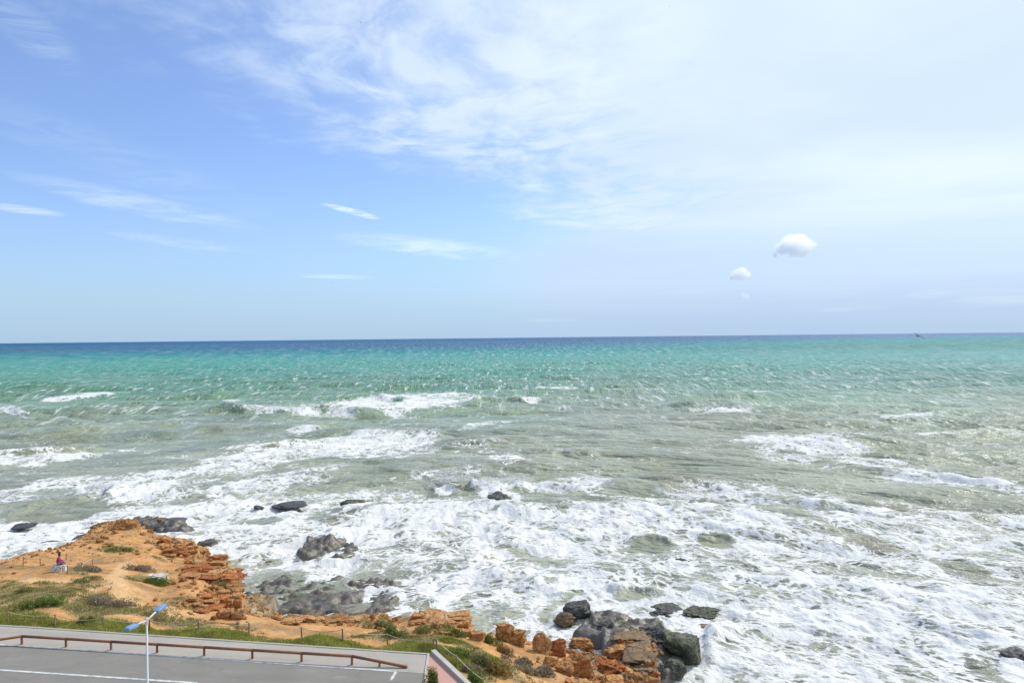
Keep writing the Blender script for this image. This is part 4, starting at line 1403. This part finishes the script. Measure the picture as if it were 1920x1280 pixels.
ledge('stack of red and orange strata on the seaward right side of the headland',
      [(384, 1036, 426, 1062), (352, 1046, 392, 1066), (332, 1056, 376, 1076), (368, 1058, 414, 1078), (404, 1060, 440, 1078), (424, 1062, 458, 1084),
       (328, 1068, 374, 1086), (364, 1072, 412, 1090), (404, 1074, 452, 1092), (424, 1086, 456, 1102)], [M_ORANGE, M_REDROCK, M_REDROCK])
ledge('broken orange crag with a deep red hollow, nearest corner of the headland',
      [(424, 1098, 458, 1124), (394, 1102, 432, 1126), (364, 1110, 402, 1132), (344, 1116, 376, 1138), (378, 1124, 416, 1146), (404, 1118, 436, 1160), (430, 1120, 457, 1162), (360, 1130, 394, 1150)], [M_ORANGE, M_ORANGE, M_REDROCK])
ledge('cluster of tilted orange slabs on the upper right rim of the headland',
      [(288, 1008, 320, 1030), (312, 1006, 348, 1026), (318, 1020, 352, 1042), (298, 1026, 330, 1044), (340, 1012, 368, 1030)], [M_ORANGE, M_REDROCK, M_ORANGE])
ledge('pale orange ledge jutting out right of the cove',
      [(766, 1146, 802, 1172), (790, 1141, 838, 1162), (828, 1147, 886, 1168), (798, 1158, 852, 1178), (848, 1160, 886, 1192), (812, 1170, 852, 1190)], [M_ORANGE])
ledge('brown thinly layered rock beside the orange boulder pile',
      [(1146, 1195, 1228, 1214), (1150, 1206, 1230, 1229), (1168, 1220, 1237, 1245), (1182, 1238, 1240, 1264)], [M_BROWN])
ledge('pinkish low rocks along the near shore of the cove',
      [(560, 1150, 610, 1168), (602, 1152, 650, 1168), (644, 1150, 690, 1168), (520, 1156, 566, 1172)], [M_ORANGE, M_BROWN])


# broken stones: eight shapes, placed one by one
def chunks():
    shapes = [rock_mesh('block' if i % 2 else 'slab', (1, .8, .55), 900 + i, 3, 'stone') for i in range(8)]
    for i, me in enumerate(shapes):
        me.materials.append(M_ORANGE if i % 3 else M_REDROCK)
    rnd = random.Random(5)
    zones = [((985, 1205, 1240, 1292), 95, 'broken orange stones of the shore pile', ' broken stone lying in the boulder pile at the bottom edge', 9, 22),
             ((330, 1035, 460, 1165), 70, 'broken orange stones on the headland rim', ' broken stone on the right rim of the headland', 8, 18),
             ((770, 1148, 900, 1200), 22, 'broken stones on the pale ledge', ' broken stone lying on the pale ledge right of the cove', 8, 16),
             ((500, 1150, 740, 1182), 40, 'pale stones on the near shore', ' stone on the near shore of the cove', 7, 16),
             ((180, 975, 400, 1040), 30, 'broken stones at the headland tip', ' broken stone near the tip of the headland', 7, 15)]
    for bb, cnt, grp, lab, s0, s1 in zones:
        k = 0
        tries = 0
        while k < cnt and tries < cnt * 8:
            tries += 1
            px, py = rnd.uniform(bb[0], bb[2]), rnd.uniform(bb[1], bb[3])
            p = on_land(px, py)
            if p.z < SEA + 0.25:
                continue
            sd = float(samp(T_SD, np.array([p.x]), np.array([p.y]))[0])
            if sd > (3.4 if px < 900 else 4.5) or (px > 900 and px < 985 + (py - 1205) * 1.0):
                continue
            s = rnd.uniform(s0, s1) * p.y / F
            ki = rnd.randrange(8)
            o = bpy.data.objects.new('stone', shapes[ki])
            COL.objects.link(o)
            o.location = (p.x, p.y, p.z - 0.12 * s)
            o.scale = (s, s * rnd.uniform(.7, 1.1), s * rnd.uniform(.5, 1.3))
            o.rotation_euler = (rnd.uniform(-.5, .5), rnd.uniform(-.5, .5), rnd.uniform(0, 6.28))
            fl = o.scale[2] < 0.85 * s
            kind_w = ('flat ' if fl else 'chunky ') + ('orange' if ki % 3 else 'reddish')
            big = 'large ' if s * F / p.y > 0.6 * s1 + 0.4 * s0 else 'small '
            tag(o, big + kind_w + lab, 'stone', grp + ', ' + big + kind_w)
            k += 1


chunks()


def rubble():
    rng = np.random.RandomState(3)
    vs, fs = ico(1)
    V = np.array([v[:] for v in vs])
    Fc = np.array(fs)
    n = 3600
    x = rng.uniform(-34, 8, n * 6)
    y = rng.uniform(30, 62, n * 6)
    sd = samp(T_SD, x, y)
    z = samp(TH, x, y)
    ok = (sd > -1.8) & (sd < 5) & (z > SEA + 0.3) & (z < -0.25) & (rng.rand(len(x)) < np.where(sd < 1.6, 1, 0.08))
    x, y, z = x[ok][:n], y[ok][:n], z[ok][:n]
    n = len(x)
    s = 0.035 + 0.10 * rng.rand(n) ** 3
    sc = s[:, None, None] * (0.6 + 0.8 * rng.rand(n, 1, 3))
    co = V[None] * sc * (0.75 + 0.5 * rng.rand(n, len(V), 1))
    co += np.stack([x, y, z + s * 0.2], -1)[:, None, :]
    me = bpy.data.meshes.new('rubble')
    fa = (Fc[None] + (np.arange(n) * len(V))[:, None, None]).reshape(-1, 3)
    me.from_pydata(co.reshape(-1, 3).tolist(), [], fa.tolist())
    o = link('rubble', me, M_ORANGE)
    tag(o, 'fine orange rubble and pebbles strewn over the shore slopes', None, None, 'stuff')


rubble()

# ------------------------------------------------------------------ grass, scrub, shrubs
def leaf_mat(name, cols, rough=0.7):
    m, g = material(name)
    ri = g.n('ShaderNodeNewGeometry').outputs['Random Per Island']
    r = g.n('ShaderNodeValToRGB')
    r.color_ramp.interpolation = 'LINEAR'
    e = r.color_ramp.elements
    for i, c in enumerate(cols):
        t = i / (len(cols) - 1)
        el = e[0] if i == 0 else (e[1] if i == len(cols) - 1 else e.new(t))
        el.position = t
        el.color = (*c, 1)
    g.put(r.inputs[0], ri)
    n = g.noise(g.pos(), 0.9, 3, 0.5)
    k = g.step(n, 0.3, 0.7, 0.75, 1.25)
    c = g.mix(1.0, r.outputs[0], g.xyz(k, k, k), 'MULTIPLY')
    d = g.bsdf(c, rough, 0.2)
    t = g.n('ShaderNodeBsdfTranslucent')
    g.put(t.inputs[0], c)
    mx = g.n('ShaderNodeMixShader')
    mx.inputs[0].default_value = 0.25
    g.t.links.new(d, mx.inputs[1])
    g.t.links.new(t.outputs[0], mx.inputs[2])
    g.out(mx.outputs[0])
    return m


M_GRASS = leaf_mat('verge_grass', [(.22, .30, .03), (.34, .40, .04), (.27, .35, .04), (.44, .44, .07), (.48, .40, .14)])
M_SCRUB = leaf_mat('dry_scrub', [(.34, .28, .11), (.44, .33, .16), (.37, .27, .16), (.50, .38, .19), (.27, .26, .09)])
M_BUSHG = leaf_mat('green_shrub_leaves', [(.14, .19, .04), (.21, .26, .05), (.26, .28, .08), (.17, .22, .05)])
M_BUSHY = leaf_mat('olive_shrub_leaves', [(.28, .25, .10), (.37, .31, .14), (.32, .26, .15), (.24, .24, .09)])
M_BUSHR = leaf_mat('rusty_shrub_leaves', [(.36, .19, .08), (.27, .19, .06), (.44, .27, .11), (.22, .20, .05)])
M_BUSHGREY = leaf_mat('grey_shrub_leaves', [(.27, .22, .16), (.34, .27, .20), (.22, .19, .12), (.30, .23, .14)])
M_STEM = plain('woody_stem', (.14, .095, .06), 0.85, 0.2, 10)


def tri_mesh(name, co):
    """co: (n,3,3) separate triangles"""
    n = len(co)
    me = bpy.data.meshes.new(name)
    me.vertices.add(n * 3)
    me.vertices.foreach_set('co', np.ascontiguousarray(co, dtype=np.float32).ravel())
    me.loops.add(n * 3)
    me.loops.foreach_set('vertex_index', np.arange(n * 3, dtype=np.int32))
    me.polygons.add(n)
    me.polygons.foreach_set('loop_start', np.arange(0, n * 3, 3, dtype=np.int32))
    me.polygons.foreach_set('loop_total', np.full(n, 3, dtype=np.int32))
    me.update(calc_edges=True)
    return me


def blades(base, length, width, lean, rng):
    n = len(base)
    az = rng.rand(n) * 2 * np.pi
    t = np.stack([np.cos(az), np.sin(az), np.zeros(n)], -1)
    la = rng.rand(n) * 2 * np.pi
    l = lean * rng.rand(n)
    d = np.stack([np.cos(la) * l, np.sin(la) * l, np.ones(n)], -1)
    d /= np.linalg.norm(d, axis=1)[:, None]
    tip = base + d * length[:, None]
    return np.stack([base - t * width[:, None] / 2, base + t * width[:, None] / 2, tip], 1)


def scatter(field, thr, n, rng, per, spread, x0=-40, x1=10, y0=28, y1=62, gain=1.0):
    xs, ys = [], []
    got = 0
    while got < n:
        x, y = rng.uniform(x0, x1, n), rng.uniform(y0, y1, n)
        f = samp(field, x, y)
        ok = (f > thr) & (rng.rand(n) < f * gain)
        xs.append(x[ok])
        ys.append(y[ok])
        got += int(ok.sum())
    x = np.repeat(np.concatenate(xs)[:n], per)
    y = np.repeat(np.concatenate(ys)[:n], per)
    x = x + rng.normal(0, spread, len(x))
    y = y + rng.normal(0, spread, len(y))
    return np.stack([x, y, samp(TH, x, y) - 0.01], -1)


rngv = np.random.RandomState(21)
gb = scatter(T_GREEN, 0.2, 15000, rngv, 7, 0.07)
hgt = (0.07 + 0.15 * rngv.rand(len(gb))) * (0.8 + 0.7 * np.clip(fbm(gb[:, 0] / 1.2, gb[:, 1] / 1.2, 3, 5), -.5, 1))
o = link('grass', tri_mesh('grass', blades(gb, hgt, 0.035 + 0.03 * rngv.rand(len(gb)), 1.1, rngv)), M_GRASS)
tag(o, 'green and yellowing grass of the verge beside the pavement', None, None, 'stuff')
sb_ = scatter(T_SCRUB, 0.35, 8500, rngv, 7, 0.09)
hgt = (0.04 + 0.10 * rngv.rand(len(sb_))) * (0.8 + 0.8 * np.clip(fbm(sb_[:, 0] / 1.5, sb_[:, 1] / 1.5, 3, 15), -.5, 1))
o = link('dry_scrub', tri_mesh('dry_scrub', blades(sb_, hgt, 0.035 + 0.03 * rngv.rand(len(sb_)), 1.5, rngv)), M_SCRUB)
tag(o, 'low brown and olive dry scrub covering the headland ground', None, None, 'stuff')


def shrub(px, py, rpx, h, mat, label, n=900, seed=0, squash=0.7, leaf=0.07, group=None):
    p = on_land(px, py)
    r = rpx * p.y / F
    rng = np.random.RandomState(200 + seed)
    root = empty('shrub', p)
    tag(root, label, 'shrub', group)
    # lumpy cushion: several overlapping clumps, leaves through their volume, denser near the surface
    k = 7
    cc = np.stack([rng.uniform(-.65, .65, k) * r, rng.uniform(-.65, .65, k) * r * squash, np.zeros(k)], -1)
    cr = r * rng.uniform(.30, .52, k)
    i = rng.randint(0, k, n)
    d = rng.normal(0, 1, (n, 3))
    d[:, 2] = np.abs(d[:, 2])
    d /= np.linalg.norm(d, axis=1)[:, None]
    rad = cr[i] * (0.55 + 0.5 * rng.rand(n) ** 0.5)
    c = cc[i] + d * rad[:, None] * np.array([1, squash, 0])
    c[:, 2] = d[:, 2] * h * (0.5 + 0.6 * rng.rand(n)) * (0.6 + 0.8 * cr[i] / cr.max())
    a = rng.normal(0, 1, (n, 3))
    a /= np.linalg.norm(a, axis=1)[:, None]
    b = np.cross(a, rng.normal(0, 1, (n, 3)))
    b /= np.linalg.norm(b, axis=1)[:, None]
    s = leaf * (0.6 + 0.8 * rng.rand(n))
    ground = samp(TH, c[:, 0] + p.x, c[:, 1] + p.y) - p.z
    c[:, 2] += ground
    co = np.stack([c - a * s[:, None], c + b * s[:, None] * 0.45, c + a * s[:, None]], 1)
    link('foliage', tri_mesh('foliage', co), mat, root)
    mb = MB()
    for q in range(5):
        e = cc[q]
        mb.tube([(e[0] * .2, e[1] * .2, -0.1), (e[0] * .6, e[1] * .6, h * .3), (e[0], e[1], h * .6)], [.02, .014, .008], 5)
    mb.build('stem', M_STEM, root)


for i, (px, py, rp, h, mt, lb, n) in enumerate([
    (220, 1034, 32, .28, M_BUSHG, 'green cushion shrub near the tip of the headland', 1300),
    (299, 1094, 30, .34, M_BUSHG, 'green shrub in front of the white boulder and red strata', 1300),
    (92, 1132, 26, .40, M_BUSHG, 'dark green mounded shrub on the near left of the headland', 1200),
    (52, 1140, 28, .32, M_BUSHG, 'low green shrub trailing left of a darker mounded one', 1000),
    (44, 1110, 18, .25, M_BUSHY, 'small olive shrub left of the worn path', 700),
    (160, 1068, 30, .30, M_BUSHGREY, 'grey-green shrub right of the seated person', 1200),
    (265, 1068, 30, .30, M_BUSHGREY, 'grey shrub beside the worn path in mid headland', 1200),
    (165, 1088, 36, .25, M_BUSHY, 'flat olive shrub in front of the grey-green one', 1100),
    (205, 1132, 40, .34, M_BUSHGREY, 'broad grey-brown shrub beside the path to the road', 1500),
    (415, 1098, 26, .28, M_BUSHY, 'olive shrub growing among the strata of the headland rim', 900),
    (160, 1168, 18, .30, M_BUSHG, 'dark tuft-like shrub in the verge behind the rope', 700),
    (700, 1178, 30, .55, M_BUSHY, 'olive bush on the near shore right of the cove', 1200),
    (745, 1190, 24, .50, M_BUSHG, 'bright green bush at the bend of the verge', 1100),
    (845, 1186, 34, .40, M_BUSHG, 'green bush below the pale orange ledge', 1300),
    (800, 1182, 26, .35, M_BUSHY, 'olive bush at the left foot of the pale ledge', 900),
    (925, 1206, 20, .40, M_BUSHG, 'small green bush in front of the upright square block', 800),
    (948, 1226, 18, .40, M_BUSHR, 'dark red-brown bush on the slope above the boulders', 800),
    (908, 1246, 26, .45, M_BUSHY, 'olive-yellow bush on the slope beside the pink footpath', 1100),
    (935, 1262, 30, .50, M_BUSHR, 'rusty brown bush on the slope, lowest of the brown ones', 1300),
    (885, 1262, 24, .40, M_BUSHGREY, 'grey dry bush just outside the footpath kerb', 900),
    (895, 1282, 26, .45, M_BUSHG, 'green bush at the bottom edge right of the footpath kerb', 1000),
    (860, 1228, 24, .30, M_BUSHG, 'low green bush at the head of the footpath', 900),
    (1010, 1262, 40, .30, M_BUSHGREY, 'wide grey-olive shrub mat left of the boulder pile', 1500),
    (970, 1245, 34, .28, M_BUSHGREY, 'grey-olive shrub mat above the wide one', 1200),
    (812, 1288, 17, .80, M_BUSHG, 'dark green leafy shrub in the bed at the footpath', 1100),
]):
    shrub(px, py, rp, h * 0.8, mt, lb, n, i, leaf=0.075 if rp > 25 else 0.065)

# ------------------------------------------------------------------ white boulder, seat, bag and the person
M_PALE = rock_mat('pale_stone', [(.58, .54, .48), (.50, .46, .40), (.62, .58, .52), (.40, .34, .27)], 0, 0.85)
place_rock((268, 1072, 308, 1092), None, 'slab', M_PALE, 'white flat boulder beside the green shrub and red strata', 'boulder', 0.8, tilt=0.15, sink=0.2)

SEATP = on_land(110, 1070)
SEAT_RZ = math.radians(-6)


def seat_block():
    bm = bmesh.new()
    bmesh.ops.create_cube(bm, size=1.0)
    bmesh.ops.subdivide_edges(bm, edges=bm.edges, cuts=4, use_grid_fill=True)
    for v in bm.verts:
        k = 1.12 - 0.25 * (v.co.z + .5)
        n = mnoise.noise(v.co * 3.1) * 0.03
        v.co = Vector((v.co.x * 0.74 * k + n, v.co.y * 0.46 * k + n, (v.co.z + 0.5) * 0.42 - 0.06 + n * .6))
    me = bpy.data.meshes.new('stone_block')
    bm.to_mesh(me)
    bm.free()
    o = link('stone_block', me, M_PALE)
    o.location = SEATP
    o.rotation_euler = (0, 0, SEAT_RZ)
    tag(o, 'pale grey stone block used as a seat on the headland', 'stone block')


seat_block()
M_SKIN = plain('skin', (.50, .29, .20), 0.55, 0.06, 8)
M_TOP = plain('magenta_jacket', (.33, .045, .16), 0.8, 0.25, 8)
M_TROU = plain('violet_grey_trousers', (.13, .10, .17), 0.85, 0.2, 8)
M_HAIR = plain('dark_red_brown_hair', (.075, .022, .018), 0.6, 0.3, 20)
M_SHOE = plain('shoe', (.45, .43, .41), 0.7, 0.1, 8)
M_BAG = plain('white_canvas', (.72, .68, .60), 0.85, 0.12, 8)


def build_person():
    V, E, R, N = [], [], [], {}

    def j(n, co, r, parent=None):
        N[n] = len(V)
        V.append(co)
        R.append(r)
        if parent is not None:
            E.append((N[parent], N[n]))
    j('pelvis', (0, 0, .10), .135)
    j('waist', (.03, 0, .26), .125, 'pelvis')
    j('chest', (.09, 0, .44), .14, 'waist')
    j('neck0', (.13, 0, .56), .075, 'chest')
    j('neck', (.155, 0, .62), .050, 'neck0')
    j('jaw', (.19, 0, .685), .072, 'neck')
    j('skull', (.19, 0, .775), .098, 'jaw')
    j('crown', (.18, 0, .845), .062, 'skull')
    j('nose', (.297, 0, .755), .014, 'skull')
    for s, t in ((1, 'l'), (-1, 'r')):
        j('ear' + t, (.175, s * .098, .765), .018, 'skull')
        j('sh' + t, (.09, s * .175, .50), .062, 'chest')
        j('el' + t, (.20, s * .23, .26), .045, 'sh' + t)
        j('wr' + t, (.40, s * .13, .20), .030, 'el' + t)
        j('pa' + t, (.455, s * .115, .185), .034, 'wr' + t)
        j('kn' + t, (.500, s * .11, .175), .030, 'pa' + t)
        for f, (dy, ln) in enumerate(((-.028, .055), (-.009, .066), (.010, .062), (.028, .048))):
            b = (.520, s * .11 + dy, .172)
            j('f%d%s' % (f, t), b, .0095, 'kn' + t)
            j('g%d%s' % (f, t), (b[0] + ln * .6, b[1], b[2] - .012), .009, 'f%d%s' % (f, t))
            j('h%d%s' % (f, t), (b[0] + ln * .85, b[1], b[2] - .040), .008, 'g%d%s' % (f, t))
        j('t0' + t, (.475, s * .115 - s * .045, .185), .011, 'pa' + t)
        j('t1' + t, (.515, s * .115 - s * .060, .178), .009, 't0' + t)
        j('hip' + t, (.06, s * .095, .085), .105, 'pelvis')
        j('kne' + t, (.44, s * .125, .085), .068, 'hip' + t)
        j('ank' + t, (.50, s * .125, -.30), .043, 'kne' + t)
        j('ball' + t, (.60, s * .135, -.355), .040, 'ank' + t)
        j('toe' + t, (.67, s * .14, -.36), .030, 'ball' + t)
    me = bpy.data.meshes.new('skeleton')
    me.from_pydata(V, E, [])
    o = bpy.data.objects.new('person', me)
    COL.objects.link(o)
    o.modifiers.new('Skin', 'SKIN')
    lay = me.skin_vertices[0] if len(me.skin_vertices) else None
    if lay is not None:
        for i, r in enumerate(R):
            lay.data[i].radius = (r, r)
            lay.data[i].use_root = (i == 0)
        for t in 'lr':
            lay.data[N['pa' + t]].radius = (.036, .022)
            lay.data[N['kn' + t]].radius = (.036, .018)
        lay.data[N['chest']].radius = (.15, .115)
    ss = o.modifiers.new('Sub', 'SUBSURF')
    ss.levels = ss.render_levels = 2
    dg = bpy.context.evaluated_depsgraph_get()
    body = bpy.data.meshes.new_from_object(o.evaluated_get(dg))
    o.modifiers.clear()
    o.data = body
    body.name = 'person'
    body.materials.clear()
    for m in (M_SKIN, M_TOP, M_TROU, M_SHOE):
        body.materials.append(m)
    for f in body.polygons:
        c = f.center
        f.use_smooth = True
        k = 0
        if c.z < -.30:
            k = 3
        elif c.z < .13 and not (c.x > .40 and c.z > .15):
            k = 2
        elif c.z < .60 and c.x < .40:
            k = 1
        f.material_index = k
    # hair: a cap with a tail down the neck
    bm = bmesh.new()
    bmesh.ops.create_icosphere(bm, subdivisions=3, radius=1)
    for v in bm.verts:
        d = v.co.normalized()
        r = 0.116 + 0.006 * mnoise.noise(d * 9)
        p = Vector((d.x * r * 1.0, d.y * r * 1.0, d.z * r * 1.05))
        if d.x > 0.35 and d.z < 0.45:
            p *= 0.7
        if d.z < -0.3:
            p.z -= 0.07 * (1 if d.x < 0.2 else 0)
        v.co = p + Vector((.168, 0, .79))
    hm = bpy.data.meshes.new('hair')
    bm.to_mesh(hm)
    bm.free()
    hm.polygons.foreach_set('use_smooth', np.ones(len(hm.polygons), dtype=bool))
    link('hair', hm, M_HAIR, o)
    o.scale = (.88, .88, .88)
    o.location = SEATP + Vector((-0.10, 0.02, 0.36))
    o.rotation_euler = (0, 0, math.radians(28))
    tag(o, 'person in a magenta jacket sitting on a pale stone, facing the sea', 'person')


build_person()


def build_bag():
    bm = bmesh.new()
    bmesh.ops.create_cube(bm, size=1.0)
    bmesh.ops.subdivide_edges(bm, edges=bm.edges, cuts=3, use_grid_fill=True)
    for v in bm.verts:
        z = v.co.z + .5
        k = 1.0 - 0.35 * z
        n = 0.02 * mnoise.noise(v.co * 4)
        v.co = Vector((v.co.x * 0.26 * (1.05 - .1 * z) + n, v.co.y * 0.20 * k + n, z * 0.34))
    me = bpy.data.meshes.new('bag')
    bm.to_mesh(me)
    bm.free()
    root = empty('bag', on_land(120, 1070))
    tag(root, 'white canvas bag standing right of the seated person', 'bag')
    link('pouch', me, M_BAG, root)
    mb = MB()
    mb.tube([(-.07, 0, .33), (-.05, 0, .46), (.05, 0, .46), (.07, 0, .33)], .012, 6)
    mb.build('strap', M_BAG, root)


build_bag()

# ------------------------------------------------------------------ gulls
M_GULL = plain('grey_gull_plumage', (.24, .23, .24), 0.8, 0.25, 6)
M_BEAK = plain('gull_beak', (.55, .36, .06), 0.5, 0.1, 6)


def gull_mesh():
    """one skin: spindle body, tail fan, head, two bent wings (span about 1.25 m); flies along +X"""
    bm = bmesh.new()
    rings = []
    prof = [(-.30, .012, .010), (-.24, .050, .018), (-.14, .055, .045), (0, .070, .068), (.12, .062, .064), (.19, .042, .046), (.235, .044, .048), (.275, .034, .036), (.30, .012, .014)]
    for x, ry, rz in prof:
        ring = []
        for k in range(12):
            a = 2 * math.pi * k / 12
            ring.append(bm.verts.new((x, math.cos(a) * ry, math.sin(a) * rz + (0.02 if x > .2 else 0))))
        rings.append(ring)
    for r0, r1 in zip(rings[:-1], rings[1:]):
        for k in range(12):
            bm.faces.new((r0[k], r0[(k + 1) % 12], r1[(k + 1) % 12], r1[k]))
    bm.faces.new(rings[0])
    bm.faces.new(rings[-1][::-1])
    for s in (-1, 1):
        secs = [(0.03, .10, -.07, .010, .030), (.16, .13, -.05, .065, .022), (.30, .13, -.02, .095, .016), (.46, .06, -.05, .070, .010), (.63, -.08, -.11, .020, .004)]
        pr = None
        for (y, xf, xb, z, th) in secs:
            q = [bm.verts.new((xf, s * y, z)), bm.verts.new(((xf + xb) / 2, s * y, z + th)), bm.verts.new((xb, s * y, z)), bm.verts.new(((xf + xb) / 2, s * y, z - th * .4))]
            if pr:
                for k in range(4):
                    bm.faces.new((pr[k], pr[(k + 1) % 4], q[(k + 1) % 4], q[k]))
            else:
                bm.faces.new(q)
            pr = q
        bm.faces.new(pr)
    bmesh.ops.recalc_face_normals(bm, faces=bm.faces)
    me = bpy.data.meshes.new('gull')
    bm.to_mesh(me)
    bm.free()
    me.polygons.foreach_set('use_smooth', np.ones(len(me.polygons), dtype=bool))
    me.materials.append(M_GULL)
    b = MB()
    b.tube([(.295, 0, .018), (.33, 0, .014), (.352, 0, .004)], [.012, .009, .003], 6)
    bo = b.build('beak', M_BEAK)
    bme = bo.data
    bpy.data.objects.remove(bo)
    return me, bme


GULL, BEAK = gull_mesh()
for px, py, dist, head, bank, lb in [
    (1722, 630, 66, 97, 0.50, 'dark gull gliding low over the horizon at right'),
    (677, 43, 260, 30, 0.5, 'tiny far gull under the ragged cloud edge, upper left'),
    (1256, 12, 330, 200, -0.3, 'tiny far gull against white cloud near the top edge'),
    (621, 530, 380, 170, 0.2, 'tiny far gull low in the blue sky below a thin streak')]:
    d = dirpx(px, py)
    P = Vector((0, 0, CAMZ)) + d * (dist / d.y)
    o = bpy.data.objects.new('gull', GULL)
    COL.objects.link(o)
    o.location = P
    o.rotation_euler = (bank, 0.05, math.radians(head))
    tag(o, lb, 'bird', 'gulls in the air')
    b = bpy.data.objects.new('beak', BEAK)
    COL.objects.link(b)
    b.parent = o


# ------------------------------------------------------------------ small cumulus clouds
def cloud(px, py, wpx, hpx, blobs, dens, label, seed):
    dist = 9000.0
    d = dirpx(px, py)
    c = Vector((0, 0, CAMZ)) + d * (dist / d.y)
    u = dist / F
    me = bpy.data.meshes.new('cloud')
    bm = bmesh.new()
    bmesh.ops.create_icosphere(bm, subdivisions=3, radius=1)
    sx, sz = wpx * u * 0.62, hpx * u * 0.72
    sy = sx * 0.8
    for v in bm.verts:
        v.co = Vector((v.co.x * sx, v.co.y * sy, v.co.z * sz))
    bm.to_mesh(me)
    bm.free()
    m, g = material('cloud_vapour')
    p = g.obj()
    wob = g.vm('SCALE', g.vm('SUBTRACT', g.noise(p, 1 / (15 * u), 6, 0.6, col=True), (.5, .5, .5)), scale=11 * u)
    q = g.vm('ADD', p, wob)
    best = None
    for (bx, bz, br) in blobs:
        e = g.vm('SUBTRACT', q, (bx * u, 0, bz * u))
        e = g.vm('MULTIPLY', e, (1, 0.8, 1))
        ln = g.n('ShaderNodeVectorMath', operation='LENGTH')
        g.put(ln.inputs[0], e)
        k = g.m('SUBTRACT', 1.0, g.m('DIVIDE', ln.outputs['Value'], br * u))
        best = k if best is None else g.m('MAXIMUM', best, k)
    f = g.step(best, 0.0, 0.6)
    v = g.n('ShaderNodeVolumePrincipled')
    v.inputs['Color'].default_value = (1, 1, 1, 1)
    v.inputs['Anisotropy'].default_value = 0.7
    g.put(v.inputs['Density'], g.m('MULTIPLY', f, dens))
    g.out(None, v.outputs[0])
    o = link('cloud', me, m)
    o.location = c
    tag(o, label, 'cloud', 'small cumulus clouds')


cloud(1490, 463, 96, 52, [(-8, 6, 22), (8, 8, 20), (-24, -2, 15), (26, 4, 14), (14, -6, 17), (36, 4, 8), (-38, -14, 7), (0, -8, 14)], 0.024, 'largest small white cumulus cloud over the sea at right', 1)
cloud(1388, 512, 48, 30, [(-8, -2, 11), (4, 2, 13), (14, -3, 9), (-16, -7, 7), (2, -6, 10)], 0.028, 'round white cumulus puff below left of the largest one', 2)
cloud(1397, 555, 30, 16, [(-4, 1, 7), (5, -1, 7), (0, 0, 8)], 0.010, 'faint little cloud lowest of the three over the sea', 3)
